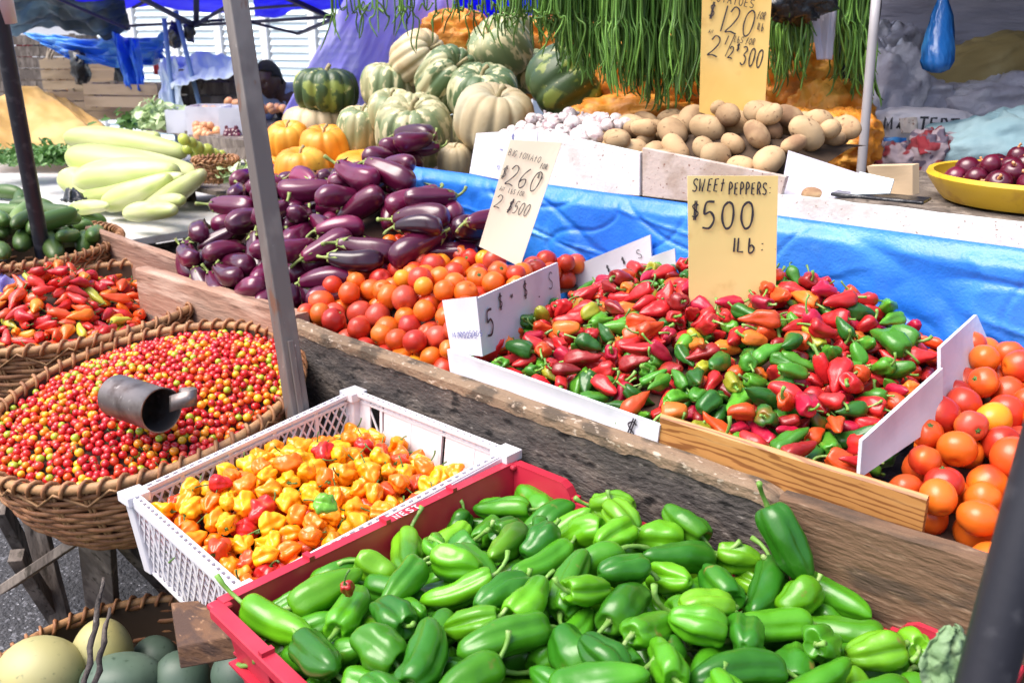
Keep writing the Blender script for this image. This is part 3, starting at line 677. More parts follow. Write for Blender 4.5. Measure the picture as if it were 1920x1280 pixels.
pa = at(1846, 1280, d=.80); pz = at(1979, 790, d=.775); pd_ = (pz-pa).normalized(); pole_tube('front_pole', pa-pd_*(pa.z/pd_.z), pa+pd_*1.2, .0229, .0229, MT['metal_black'], 'thick black pole in the bottom right corner in front of the stall', n=32)

# ---------------------------------------------------------------- baskets
def basket(name, C, r, zs, depth, label, rb=.62, slope=(0,.2), rows=19, ry=None, nr=30, light=False, rim_r=.011, bulge=.6, turns=60):
    ry = ry or r; root = empty(name, C, (0,0,0))
    # the basket is tilted: local z = 0 at the rim centre
    nrm = Vector((-slope[0], -slope[1], 1)).normalized(); root.rotation_euler = nrm.to_track_quat('Z', 'Y').to_euler()
    rad = lambda t: rb+(1-rb)*(1-(1-t)**2)**bulge     # t 0 bottom .. 1 rim
    bk = MB(); n = 160
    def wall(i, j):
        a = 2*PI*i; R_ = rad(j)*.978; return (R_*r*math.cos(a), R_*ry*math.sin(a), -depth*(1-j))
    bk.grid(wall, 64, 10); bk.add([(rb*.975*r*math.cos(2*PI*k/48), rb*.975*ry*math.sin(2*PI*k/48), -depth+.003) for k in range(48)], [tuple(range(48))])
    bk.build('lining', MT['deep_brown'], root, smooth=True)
    wv = MB(); sp = nr
    for q in range(rows):
        t = (q+.5)/rows; z = -depth*(1-t); hgt = depth/rows*.46; vs = []
        ph = q*PI; j1 = R.uniform(0, 6)
        for s in range(n):
            a = 2*PI*s/n; off = .0042*math.sin(a*sp/2*1.0+ph); rr = rad(t)
            wob = 1+.004*math.sin(3*a+j1); zz = z+.0016*math.sin(5*a+j1)
            for (dr, dz) in ((.0042,0),(.002,hgt),(-.003,hgt),(-.0045,0),(-.003,-hgt),(.002,-hgt)):
                vs.append(((r*rr*wob+off+dr)*math.cos(a), (ry*rr*wob+off+dr)*math.sin(a), zz+dz))
        fs = [(s*6+k, ((s+1) % n)*6+k, ((s+1) % n)*6+(k+1) % 6, s*6+(k+1) % 6) for s in range(n) for k in range(6)]
        wv.add(vs, fs)
    wv.build('weave', MT['wicker'], root, smooth=True)
    rbm = MB()
    for k in range(sp):
        a = 2*PI*(k+.5)/sp
        for da in (-.012, .012):
            pts = [((r*rad(t)+.0005)*math.cos(a+da), (ry*rad(t)+.0005)*math.sin(a+da), -depth*(1-t)) for t in [i/8 for i in range(9)]]
            rbm.tube(pts, .0042, 5)
    rbm.build('ribs', MT['wicker_light'], root, smooth=True)
    rm = MB(); pts = [((r+.002)*math.cos(2*PI*k/96), (ry+.002)*math.sin(2*PI*k/96), .004) for k in range(97)]
    rm.tube(pts, rim_r, 10, cap=False); ro = rm.build('rim', MT['wicker_light'], root, smooth=True)
    sm = MB(); pts = []
    M_ = turns*10
    for k in range(M_+1):
        a = 2*PI*k/M_; b = a*turns; R_ = rim_r+.0035
        pts.append(((r+.002+R_*math.cos(b))*math.cos(a), (ry+.002+R_*math.cos(b))*math.sin(a), .004+R_*math.sin(b)*1.15))
    sm.tube(pts, .0050, 5, flat=.8); sm.build('binding', MT['wicker'], ro, smooth=True)
    dm = MB()       # crossed binding strands under the rim: one continuous zigzag cord
    K_ = turns*2//3//2*2; zz_ = []; R0 = rad(.82)
    for k in range(K_+1):
        a = 2*PI*k/K_
        zz_.append(((r+.013)*math.cos(a), (ry+.013)*math.sin(a), .0) if k % 2 else ((r*R0+.007)*math.cos(a), (ry*R0+.007)*math.sin(a), -depth*.17))
    dm.tube([Vector(zz_[k]).lerp(Vector(zz_[min(k+1, K_)]), f_) for k in range(K_) for f_ in (0, .5)], .0042, 5, flat=.7)
    dm.build('lashing', MT['wicker_light'], root, smooth=True)
    tag(root, label, 'basket'); return root
def plane_z(C, slope): return lambda u, v: C[2]+slope[0]*(u-C[0])+slope[1]*(v-C[1])

BA = (-2.062, .944, .818); SA = (-.02, .20); RA = .372
basket('wicker_basket', BA, RA, None, .23, 'large round wicker basket heaped with tiny round red peppers and a tin scoop', slope=SA, rb=.70)
BBk = (-2.83, 1.12, .87); SB = (0, .08); RB = .40
basket('wicker_basket', BBk, RB, None, .24, 'round wicker basket of red and orange chillies behind the cherry pepper basket', slope=SB, rb=.7)
BC = tuple(at(52, 462, z=.93)); RC = .31
basket('wicker_basket', BC, RC, None, .24, 'wicker basket of cucumbers at the left edge of the picture', slope=(0, .05), rb=.7)
BD = (-2.10, .70, .30)

# ---------------------------------------------------------------- cherry peppers
TICK = time.time()
CH = [[.55,.012,.015],[.60,.02,.02],[.48,.01,.02],[.62,.05,.015],[.70,.10,.01],[.78,.27,.01],[.80,.46,.02],[.38,.48,.03],[.66,.03,.03],[.50,.008,.02]]
CW = [16,16,10,14,11,12,9,9,7,9]
def ico(sub=2):
    bm = __import__('bmesh').new(); __import__('bmesh').ops.create_icosphere(bm, subdivisions=sub, radius=1); vs = np.array([v.co[:] for v in bm.verts]); fs = np.array([[v.index for v in f.verts] for f in bm.faces]); bm.free(); return vs, fs
IV, IF = ico(2)
fA = plane_z(BA, SA)
def tA(u, v):
    q = ((u-BA[0])**2+(v-BA[1])**2)/RA**2; return fA(u, v)-.018+.066*max(0, 1-q)
hp = Heap(BA[0]-RA, BA[0]+RA, BA[1]-RA, BA[1]+RA, lambda u, v: tA(u, v)-.022, tA, mask=lambda u, v: (u-BA[0])**2+(v-BA[1])**2 < (RA-.010)**2, cell=.003, seed=3)
sc_c = at(262, 757, z=.862)
cher = []
protoC = {}
bad = 0
rr = random.Random(9)
while len(cher) < 3200 and bad < 60:
    r_ = round(rr.choice([.0082,.0088,.0096,.0104]), 4)
    if r_ not in protoC: protoC[r_] = dict(sph=[(0,0,0,r_)])
    p = hp.drop(protoC[r_], Matrix.Identity(3), 1, 14, .012)
    if p is None: bad += 1
    else: bad = 0; cher.append((p, r_, rr.choices(CH, CW)[0]))
cher.sort(key=lambda q: (proj(q[0])[2]-q[0].z*1.5))     # nearest and highest first
cp = [proto_round(50+k, 1.0, 'cherry_skin', .93, 0, 0, .02, 9, 12, name='cherry_pepper', dimple=.06) for k in range(3)]
cst = [stem_mesh('stem', (-.86, 0, 0), rr.uniform(.7,1.5), .10, MT['stem_dark'], k, calyx=.36, spread=.2, curl=.8) for k in range(3)]
def cname(c):
    return 'yellow-green' if c[1] > .4 and c[0] < .5 else 'yellow' if c[1] > .4 else 'orange' if c[1] > .2 else 'dark red' if c[0] < .52 else 'bright red'
top_ = [q for q in cher]
for i, (p, r_, c) in enumerate(top_[:300]):
    M3 = rotm(rr.uniform(-PI,PI), rr.uniform(-1.4,1.4), 0)
    o = bpy.data.objects.new('cherry_pepper', cp[i % 3]['body']); COL.objects.link(o); o.matrix_world = fullm(M3, p, r_); o.color = (*c, 1)
    lm = nearest([(250,860,'near the front rim'),(60,760,'near the left rim'),(450,800,'at the front by the metal post'),(250,740,'round the tin scoop'),(150,810,'left of the tin scoop'),(450,680,'at the back')], p)
    tag(o, 'tiny round %s pepper %s of the wicker basket' % (cname(c), lm), 'cherry pepper', 'tiny round peppers in the wicker basket')
    if i % 3 == 0:
        s_ = bpy.data.objects.new('stem', cst[i % 9//3]); COL.objects.link(s_); s_.parent = o
allv = []; allf = []; allc = []; nb = 0
for p, r_, c in top_[300:]:
    allv.append(IV*r_+np.array(p)); allf.append(IF+nb); nb += len(IV); allc.append(np.tile([*c, 1], (len(IF)*3, 1)))
me = bpy.data.meshes.new('cherry_peppers'); V_ = np.concatenate(allv); F_ = np.concatenate(allf)
me.from_pydata(V_.tolist(), [], F_.tolist()); ca = me.color_attributes.new('Col', 'FLOAT_COLOR', 'CORNER'); ca.data.foreach_set('color', np.concatenate(allc).ravel())
me.polygons.foreach_set('use_smooth', [True]*len(me.polygons)); me.materials.append(MT['cherry_mass'])
o = bpy.data.objects.new('cherry_peppers', me); COL.objects.link(o); tag(o, 'mass of tiny round red and yellow peppers filling the large wicker basket', 'cherry peppers', kind='stuff')
mound('pepper_shade_fill', tA, BA[0]-RA, BA[0]+RA, BA[1]-RA, BA[1]+RA, MT['painted_shade'], .030, 'filler sheet painted dark as shade under the tiny round peppers', 'peppers', mask=lambda u, v: (u-BA[0])**2+(v-BA[1])**2 < (RA-.012)**2)
print('cherries', len(cher), time.time()-TICK)

# tin scoop: a can on its side with a folded strip handle
a = at(222, 742, d=2.025); b = at(300, 768, d=1.938); ax = (b-a).normalized(); ctr = (a+b)/2
mb = MB(); r_ = .047; n = 36
e1 = ax.cross(Vector((0,0,1))).normalized(); e2 = e1.cross(ax)
A0 = a-ax*.006; L_ = (b-a).length+.012
pts = []; rad = []
prof = [(0,.0),(0,r_*.94),(.003,r_),(.008,r_*1.0),(L_*.5,r_*1.005),(L_-.006,r_*1.0),(L_-.003,r_*1.03),(L_,r_*1.03),(L_,r_*.975),(L_-.006,r_*.96),(L_*.5,r_*.955),(.006,r_*.94),(.006,0)]
vs = []
for (h, q) in prof:
    for k in range(n): t = 2*PI*k/n; vs.append(A0+ax*h+(e1*math.cos(t)+e2*math.sin(t))*q)
fs = [(i*n+k, i*n+(k+1) % n, (i+1)*n+(k+1) % n, (i+1)*n+k) for i in range(len(prof)-1) for k in range(n)]
mb.add(vs, fs); sco = mb.build('tin_scoop', MT['metal_can'], smooth=True); sco.data.set_sharp_from_angle(angle=.6)
tag(sco, 'dull tin can scoop lying on the tiny round peppers', 'scoop')
mb = MB(); h0 = at(330, 745, d=1.90); h1 = at(368, 735, d=1.92); hz = Vector((0,0,1))
hp_ = [at(318,757,d=1.928), at(338,751,d=1.921), at(358,747,d=1.924), at(369,744,d=1.941), at(360,740,d=1.967), at(336,742,d=1.982)]
cc = catmull(hp_, 20); wv_ = UPV*.034
vs = [p+wv_*s for p in cc for s in (-.5,.5)]; mb.add(vs, [(2*i, 2*i+1, 2*i+3, 2*i+2) for i in range(20)]); mb.build('handle', MT['metal_can'], sco, smooth=True, solid=.002)

# ---------------------------------------------------------------- chillies in the second basket
RED = [('red',(.52,.018,.015)),('red',(.60,.03,.02)),('orange-red',(.66,.07,.012)),('red',(.46,.012,.018)),('orange',(.74,.16,.01))]
def cpick(tbl, wts):
    return lambda r, loc: r.choices(tbl, wts)[0]
chil = [proto_pepper(200+k, random.Random(k).uniform(.060,.088), random.Random(k+9).uniform(.0135,.019), 'chil', 'mixed_skin', hi=False) for k in range(8)]
fB = plane_z(BBk, SB)
def tB(u, v):
    q = ((u-BBk[0])**2+(v-BBk[1])**2)/RB**2; return fB(u, v)-.055+.085*max(0, 1-q)+.09*math.exp(-((u-BBk[0]+.12)**2+(v-BBk[1]+.02)**2)/.03)-.10*math.exp(-((u-BBk[0]-.13)**2+(v-BBk[1]-.22)**2)/.045)
mB = lambda u, v: (u-BBk[0])**2+(v-BBk[1])**2 < (RB-.012)**2
hb = Heap(BBk[0]-RB, BBk[0]+RB, BBk[1]-RB, BBk[1]+RB, lambda u, v: tB(u, v)-.050, tB, mask=mB, seed=5)
mound('chilli_shade_fill', tB, BBk[0]-RB, BBk[0]+RB, BBk[1]-RB, BBk[1]+RB, MT['painted_shade'], .05, 'filler sheet painted dark as shade under the chillies', 'chillies', mask=mB)
CT = RED+[('yellow-green',(.52,.50,.05)),('orange',(.80,.24,.015))]
marks = [(60,560,'at the left'),(150,560,'at the top of the heap'),(300,620,'at the right'),(100,640,'near the front rim'),(230,590,'in the middle'),(30,640,'at the front left')]
r1 = fill(hb, chil, 295, cpick(CT, [20,20,20,12,10,6,7]), 'chilli_pepper', 'chilli', 'chillies in the second wicker basket',
     lambda q: '%s chilli %s of the second basket, %s' % (q['cn'], nearest(marks, q['loc']), stem_dir(q['M3'], q['loc'])), scl=(.85,1.12), tol=.016, pit=.3, K=30, fails=60, over=('chilli_peppers', MT['mixed_mass'], 'far part of the chillies in the second basket', 'chillies'))
print('chillies', len(r1), time.time()-TICK)

# cucumbers
cuc = [proto_long(300+k, [(-.095,0),(-.09,.014),(-.07,.024),(-.02,.0285),(.04,.028),(.08,.018),(.095,0)], 'cucumber_skin', bend=random.Random(k).uniform(-.2,.3), wr=.04, wf=18, nr=18, ns=18, stem=(.012,.004,'stem_green',.006,.2,.3), name='cucumber', nsph=7) for k in range(4)]
def tC(u, v):
    q = ((u-BC[0])**2+(v-BC[1])**2)/RC**2; return BC[2]-.02+.16*max(0, 1-q)
hc = Heap(BC[0]-RC, BC[0]+RC, BC[1]-RC, BC[1]+RC, lambda u, v: tC(u, v)-.10, tC, mask=lambda u, v: (u-BC[0])**2+(v-BC[1])**2 < (RC+.02)**2, cell=.006, seed=6)
r2 = fill(hc, cuc, 60, lambda r, l: ('green', (1,1,1)), 'cucumber', 'cucumber', 'cucumbers in the basket at the left',
     lambda q: 'green cucumber %s, its %s' % (nearest([(40,420,'at the top of the left basket'),(40,480,'low in the left basket'),(130,450,'right of the thin black pole')], q['loc']), stem_dir(q['M3'], q['loc']).replace('stem','stalk end')), yaw=(-.35,.5), pit=.2, scl=(.9,1.25), tol=.02)

# ---------------------------------------------------------------- white crate with yellow and orange peppers
WC = [(-1.675,.705,.785), (-1.20,.665,.785), (-1.155,1.262,.85), (-1.66,1.262,.85)]     # rim corners: front left, front right, back right, back left
WC = [Vector((p[0]*.985, p[1]*.985, CAMZ+(p[2]-CAMZ)*.985)) for p in WC]; dz = .17
cen = sum(WC, Vector())/4
WB = [Vector((p.x+(cen.x-p.x)*.07, p.y+(cen.y-p.y)*.06, p.z-dz)) for p in WC]
wc = empty('plastic_crate', (cen.x, cen.y, cen.z-dz)); tag(wc, 'white lattice plastic crate filled with yellow and orange peppers', 'crate')
def attach(o, root):
    o.parent = root; o.matrix_parent_inverse = Matrix.LocRotScale(root.location, root.rotation_euler, None).inverted(); return o
def lattice(a0, a1, b0, b1, m0, m1, nu=20, nv=4, wd=.0042, th=.003):
    """diagonal lattice on the quad bottom a0-a1, top b0-b1 between heights m0 and m1 (0..1)"""
    mb = MB(); P = lambda s, t: a0.lerp(a1, s).lerp(b0.lerp(b1, s), m0+(m1-m0)*t)
    N = (a1-a0).cross(b0-a0).normalized()
    asp = nv
    for d_ in (1, -1):
        for k in range(-nv, nu+nv):
            s0, s1 = k/nu, (k+d_*nv)/nu; t0_, t1_ = 0., 1.
            lo, hi = min(s0, s1), max(s0, s1)
            if hi <= 0 or lo >= 1: continue
            def clip(s): return (s-s0)/(s1-s0)
            ts = sorted((clip(0), clip(1))); ta, tb_ = max(0, ts[0]), min(1, ts[1])
            if tb_-ta < .02: continue
            mb.bar(P(s0+(s1-s0)*ta, ta)+N*d_*.0008, P(s0+(s1-s0)*tb_, tb_)+N*d_*.0008, wd, th, up=N)
    return mb
def crate_wall(root, a0, a1, b0, b1, m, solid_=False, nm='side_wall', inner=None):
    N = (a1-a0).cross(b0-a0).normalized(); th = .004
    if solid_:
        mb = MB(); P = lambda s, t: a0.lerp(a1, s).lerp(b0.lerp(b1, s), t)
        for s0, s1 in solid_:
            mb.hexa([P(s0,.02)-N*th/2, P(s1,.02)-N*th/2, P(s1,.02)+N*th/2, P(s0,.02)+N*th/2], [P(s0,.96)-N*th/2, P(s1,.96)-N*th/2, P(s1,.96)+N*th/2, P(s0,.96)+N*th/2])
    else: mb = MB()
    lb = lattice(a0, a1, b0, b1, .05, .90, nu=int((a1-a0).length/.0215), nv=4)
    if solid_:    # lattice only where the wall is open
        L2 = (a1-a0).length; keep = MB(); d0 = (a1-a0).normalized()
        for i in range(0, len(lb.v), 8):
            c_ = sum((Vector(q) for q in lb.v[i:i+8]), Vector())/8; s = (c_-a0).dot(d0)/L2
            if not any(s0-.02 < s < s1+.02 for s0, s1 in solid_):
                keep.hexa(lb.v[i:i+4], lb.v[i+4:i+8])
        lb = keep
    mb.add(lb.v, lb.f)
    for s in [k/5 for k in range(6)]:
        p, q = a0.lerp(a1, s), b0.lerp(b1, s); mb.bar(p, q, .009, .006, up=N)
    mb.bar(a0.lerp(b0,.02), a1.lerp(b1,.02), .006, .010, up=N); mb.bar(a0.lerp(b0,.89), a1.lerp(b1,.89), .006, .008, up=N)
    return attach(mb.build(nm, m), root)
def crate_rim(root, C, m, w_=.016, slot=.018, name='rim', dashes=True):
    mb = MB(); cen = sum(C, Vector())/len(C)
    for k in range(4):
        a, b = C[k], C[(k+1) % 4]; d = (b-a); L_ = d.length; d.normalize(); inn = (cen-(a+b)/2); inn -= d*inn.dot(d); inn.z = 0; inn.normalize()
        for o_, ww in ((0, .005), (w_-.004, .005)):
            mb.bar(a+inn*o_, b+inn*o_, ww, .009, up=(0,0,1))
        mb.bar(a-inn*.003-Vector((0,0,.008)), b-inn*.003-Vector((0,0,.008)), .003, .018)
        n = int(L_/slot)
        for i in range(n):
            s0 = (i+.0)/n*L_; s1 = s0+L_/n*.42
            mb.bar(a+d*s0+inn*(w_/2-.002), a+d*s1+inn*(w_/2-.002), w_-.008, .0085)
    for p in C:
        mb.box(p+(cen-p).normalized()*.010-Vector((0,0,.004)), (.046,.046,.020))
    return attach(mb.build(name, m, bevel=.0015), root)
mw = MT['crate_white']
crate_wall(wc, WB[3], WB[2], WC[3], WC[2], mw, solid_=[(.0,.12),(.22,.60),(.63,1)], nm='back_wall')
crate_wall(wc, WB[0], WB[3], WC[0], WC[3], mw); crate_wall(wc, WB[2], WB[1], WC[2], WC[1], mw); crate_wall(wc, WB[1], WB[0], WC[1], WC[0], mw, nm='front_wall')
crate_rim(wc, WC, mw)
for p, q in zip(WC, WB):
    mb = MB(); mb.bar(q+(cen-p).normalized()*.006, p+(cen-p).normalized()*.010-Vector((0,0,.015)), .030, .030, up=(1,0,0)); attach(mb.build('corner_post', mw, bevel=.004), wc)
mb = MB(); mb.hexa([q-Vector((0,0,.006)) for q in WB], WB); attach(mb.build('bottom', mw), wc)

def inquad(C, m_):
    def f(u, v):
        for k in range(4):
            a, b = C[k], C[(k+1) % 4]; cr = (b.x-a.x)*(v-a.y)-(b.y-a.y)*(u-a.x)
            if cr < m_*math.hypot(b.x-a.x, b.y-a.y): return False
        return True
    return f
hab = [proto_pepper(400+k, random.Random(k).uniform(.044,.060), random.Random(k+3).uniform(.020,.0245), 'hab', 'habanero_skin', hi=True) for k in range(12)]
def tW(u, v):
    f_ = (v-.68)/.59; z = .798+.064*f_
    return z-.036-.040*sstep(.45,1,f_)-.015*math.exp(-((u+1.66)/.07)**2)+.035*math.exp(-((u+1.42)**2+(v-.98)**2)/.06)+.015*math.exp(-((u+1.56)**2+(v-.86)**2)/.02)
hw = Heap(-1.7,-1.13,.64,1.3, lambda u, v: tW(u, v)-.065, tW, mask=inquad(WC,.016), seed=8)
mound('pepper_shade_fill', tW, -1.7,-1.13,.64,1.3, MT['painted_shade'], .065, 'filler sheet painted dark as shade under the yellow and orange peppers', 'peppers', mask=inquad(WC,.016))
HC = [('yellow',(.84,.38,.008)),('yellow',(.84,.45,.012)),('golden orange',(.83,.28,.006)),('orange',(.80,.17,.008)),('orange-red',(.68,.06,.012)),('red',(.55,.018,.018))]
def hcol(r, loc):
    s = (loc.x+1.15)+(.95-loc.y)*.8
    wr_ = [10,6,13,12,4+6*max(0,s+.2)+ (6 if loc.x > -1.28 else 0),3+8*max(0,s+.15)+(4 if loc.x > -1.28 else 0)]
    return r.choices(HC, wr_)[0]
marks = [(380,1000,'by the left end'),(520,860,'by the lattice'),(460,1060,'in the front corner'),(600,940,'in the middle'),(720,830,'by the back wall'),(860,860,'at the back right'),(700,960,'beside the red crate')]
r3 = fill(hw, hab, 290, hcol, 'habanero_pepper', 'hot pepper', 'small lantern peppers in the white crate',
    lambda q: '%s lantern pepper %s of the white crate, %s' % (q['cn'], nearest(marks, q['loc']), stem_dir(q['M3'], q['loc'])), pit=.5, scl=(.86,1.14), tol=.016, K=30, fails=60)
gp = spawn(hab[3], 'habanero_pepper', fullm(rotm(.5,.2,0), at(612,945,z=.86), .95), (.13,.36,.03), 'single half green lantern pepper among the yellow ones in the white crate', 'hot pepper', 'small lantern peppers in the white crate')
print('hab', len(r3), time.time()-TICK)

# ---------------------------------------------------------------- red crate with green peppers
RC_ = [Vector(p) for p in ((-1.115,.585,.85), (-.215,.502,.85), (-.215,1.225,.85), (-1.115,1.225,.85))]
cen = sum(RC_, Vector())/4; rc = empty('plastic_crate', (cen.x, cen.y, .60)); tag(rc, 'red plastic crate heaped with large green peppers', 'crate')
mr_ = MT['crate_red']; RBt = [Vector((p.x+(cen.x-p.x)*.08, p.y+(cen.y-p.y)*.08, .60)) for p in RC_]
def rz(k, s):      # the rim dips in the middle of the back wall
    if k == 2: return -.032*(sstep(.14,.17,1-s)*(1-sstep(.83,.86,1-s)))
    return 0
for k, nm in ((0,'front_wall'),(1,'side_wall'),(2,'back_wall'),(3,'side_wall')):
    a0, a1, b0, b1 = RBt[k], RBt[(k+1) % 4], RC_[k], RC_[(k+1) % 4]; mb = MB(); n = 60; d = (b1-b0).normalized(); N = Vector((-d.y, d.x, 0)); rows = []
    for i in range(n+1):
        s = i/n; a = a0.lerp(a1, s); b = b0.lerp(b1, s)+Vector((0,0,rz(k, s))); fl = .026 if abs(s-.5) < .44 else .020
        m1 = a.lerp(b, .62)
        rows.append([a, m1, m1+N*-.004, b-N*.004-Vector((0,0,.022)), b-N*.004-Vector((0,0,.002)), b-N*.001, b-N*(-.004), b+N*fl, b+N*fl-Vector((0,0,.012)), b+N*(fl-.003)-Vector((0,0,.012)), b+N*(fl-.003)-Vector((0,0,.004)), b-N*(-.004)-Vector((0,0,.004)), b+N*.004-Vector((0,0,.022)), m1+N*.004, a+N*.004] if False else
            [a, m1, b-Vector((0,0,.004)), b, b-N*.020, b-N*.022-Vector((0,0,.003)), b-N*.022-Vector((0,0,.016)), b-N*.019-Vector((0,0,.016)), b-N*.019-Vector((0,0,.004)), b-N*.004-Vector((0,0,.004)), m1-N*.004, a-N*.004])
    m_ = len(rows[0]); mb.add([p for r in rows for p in r], [(i*m_+q, (i+1)*m_+q, (i+1)*m_+(q+1) % m_, i*m_+(q+1) % m_) for i in range(n) for q in range(m_)])
    # ribs and notches
    L_ = (b1-b0).length; nn = int(L_/.13)
    for i in range(1, nn):
        s = i/nn; a = a0.lerp(a1, s); b = b0.lerp(b1, s)+Vector((0,0,rz(k, s)))
        mb.bar(a-N*.008, b-N*.008-Vector((0,0,.018)), .005, .013, up=N)
        mb.box(b+Vector((0,0,.003))-N*.010, (.010,.020,.008), Matrix.Rotation(math.atan2(d.y,d.x), 3, 'Z'))
    mb.bar(a0.lerp(b0,.62)-N*.010, a1.lerp(b1,.62)-N*.010, .016, .004, up=(0,0,1))
    o = attach(mb.build(nm, mr_), rc)
    if k == 3:
        lt = MB(); O = at(742, 972, z=.8518); X = (at(800, 940, z=.8518)-O).normalized(); Y = Vector((0,0,1)).cross(X)
        O2 = Vector((-1.115-.0185, at(742,972,z=.85).y, .8506)); O2 = Vector((-1.1165-.002, 1.0, .8508))
        yy = at(745, 975, z=.85).y; write('NEST', Vector((-1.0965-.004-.011-.002, yy, .8512)), Vector((0,1,0)), Vector((-1,0,0)), .0145, .0030, lt, adv=1.05, wide=.8, block=True)
        attach(lt.build('lettering', MT['crate_mark']), rc)
mb = MB()
for p in RC_:
    mb.box(p+(cen-p).normalized()*-.006+Vector((0,0,-.006)), (.030,.030,.010))
attach(mb.build('rim_corners', mr_, bevel=.004), rc)
mb = MB(); mb.hexa([q-Vector((0,0,.006)) for q in RBt], RBt); attach(mb.build('bottom', mr_), rc)

cub = [proto_pepper(500+k, random.Random(k*3).uniform(.115,.150), random.Random(k+5).uniform(.026,.0305), 'cub') for k in range(14)]
cub += [proto_pepper(520+k, random.Random(k).uniform(.078,.10), random.Random(k+5).uniform(.028,.032), 'stub') for k in range(9)]
tR = bumpf([(-1.06,1.15,.815,.14),(-1.05,.95,.825,.10),(-.90,.95,.870,.13),(-1.04,.75,.835,.12),(-.85,.75,.88,.12),(-.72,1.12,.885,.16),(-.70,.85,.925,.2),(-.45,1.12,.88,.14),(-.42,.88,.905,.16),(-.30,1.15,.82,.12),(-.55,1.18,.85,.10),(-.28,.9,.87,.12),(-.7,.6,.89,.15),(-1.05,.62,.855,.1)], .88)
hr = Heap(-1.12,-.19,.50,1.24, lambda u, v: tR(u, v)-.11, tR, mask=inquad(RC_,.0), seed=21)
mound('pepper_shade_fill', tR, -1.12,-.19,.50,1.24, MT['painted_shade_green'], .11, 'filler sheet painted dark as shade under the green peppers', 'peppers', mask=inquad(RC_,.004))
GC = [('bright green',(.095,.31,.006)),('green',(.055,.235,.008)),('green',(.070,.27,.008)),('dark green',(.024,.145,.008)),('light green',(.14,.37,.012)),('dark green',(.034,.175,.009))]
marks = [(560,1150,'in the left corner'),(760,1030,'beside the left rim'),(1000,920,'in the back left'),(1000,1130,'in the middle left'),(1250,1000,'in the back middle'),(1400,1130,'in the middle right'),(1650,1160,'at the right end'),(700,1250,'at the front left'),(1200,1250,'at the front middle'),(1550,1250,'at the front right')]
r4 = fill(hr, cub, 290, cpick(GC, [4,4,4,2,2.5,2]), 'green_pepper', 'green pepper', 'large green peppers in the red crate',
    lambda q: '%s %s pepper %s of the red crate, %s' % ('squat' if q['pr']['kind'] == 'stub' else 'curved' if q['pr']['bend'] > .25 else 'long', q['cn'], nearest(marks, q['loc']), stem_dir(q['M3'], q['loc'])),
    pit=.32, scl=(.86,1.08), tol=.026, K=50, fails=60)
print('green', len(r4), time.time()-TICK)
# the pepper leaning on the dark board, and the small red tip
def aim(P0, P1, roll=0):
    """local -x (stem) towards P1 from P0"""
    d = (Vector(P0)-Vector(P1)).normalized(); z = Vector((0,0,1)); y = z.cross(d).normalized(); z = d.cross(y)
    return Matrix((d, y, z)).transposed() @ Matrix.Rotation(roll, 3, 'X')
c = at(1482, 1015, v=1.195); s_ = at(1440, 935, v=1.20)
spawn(cub[1], 'green_pepper', fullm(aim(c, s_, 1), c+Vector((0,-.01,.0)), 1.0), (.05,.25,.018), 'glossy green pepper standing against the end of the dark plank, stem up', 'green pepper', 'large green peppers in the red crate')
c = at(650, 1105, z=.90); spawn(proto_pepper(77, .030, .0125, 'hab', 'mixed_skin'), 'red_pepper', fullm(aim(c, at(640,1080,z=.93)), c, 1), (.36,.015,.012), 'tiny dark red pepper on the green peppers near the red crate left corner', 'red pepper')

# ---------------------------------------------------------------- mixed red and green peppers
swt = [proto_pepper(600+k, random.Random(k*7).uniform(.062,.092), random.Random(k+5).uniform(.0175,.023), 'sweet', 'mixed_skin', hi=False) for k in range(12)]
swt += [proto_pepper(630+k, random.Random(k).uniform(.050,.066), random.Random(k+5).uniform(.019,.023), 'stub', 'mixed_skin', hi=False) for k in range(4)]
def tS(u, v):
    back = {-1.5:1.0,-1.3:1.115,-1.1:1.15,-.87:1.17,-.72:1.15,-.6:1.09,-.48:1.03}
    ks = sorted(back); b = back[ks[0]] if u <= ks[0] else back[ks[-1]]
    for k0, k1 in zip(ks, ks[1:]):
        if k0 <= u <= k1: b = back[k0]+(back[k1]-back[k0])*(u-k0)/(k1-k0)
    t = max(0, min(1, (v-1.32)/.5)); zf = .985
    return zf+(b-zf)*(t**.85)-.04*sstep(.55,.68,v-1.32)
mS = lambda u, v: u > -1.40-.10*(v-1.3) and u < -.475-.10*(v-1.3)
hs = Heap(-1.50,-.46,1.325,1.955, lambda u, v: tS(u, v)-.075, tS, mask=mS, seed=31)
mound('pepper_shade_fill', tS, -1.46,-.49,1.325,1.95, MT['painted_shade'], .07, 'filler sheet painted dark as shade under the mixed peppers', 'peppers', mask=mS)
SC = [('red',(.50,.015,.018)),('red',(.58,.025,.025)),('dark red',(.24,.012,.012)),('orange-red',(.62,.07,.015)),('green',(.055,.22,.018)),('green',(.085,.29,.02)),('dark green',(.025,.12,.014)),('yellowish',(.30,.30,.02)),('orange',(.66,.16,.02)),('crimson',(.44,.01,.04))]
def scol(r, loc):
    g = 1.2 if loc.y < 1.55 else .65
    if loc.x > -.75 and loc.y > 1.75: g = .25
    if loc.x < -1.15: g *= 1.1
    wt = [15,13,9,7,11*g,10*g,9*g,4*g,3,7]; return r.choices(SC, wt)[0]
marks = [(960,600,'at the left end'),(1100,560,'at the upper left'),(1250,520,'behind the card'),(1150,680,'in the lower left'),(1370,620,'before the card'),(1560,560,'right of the card'),(1690,640,'at the far right'),(1350,770,'along the foam'),(1500,820,'along the wood'),(1480,700,'in the middle'),(1650,760,'beside the white divider')]
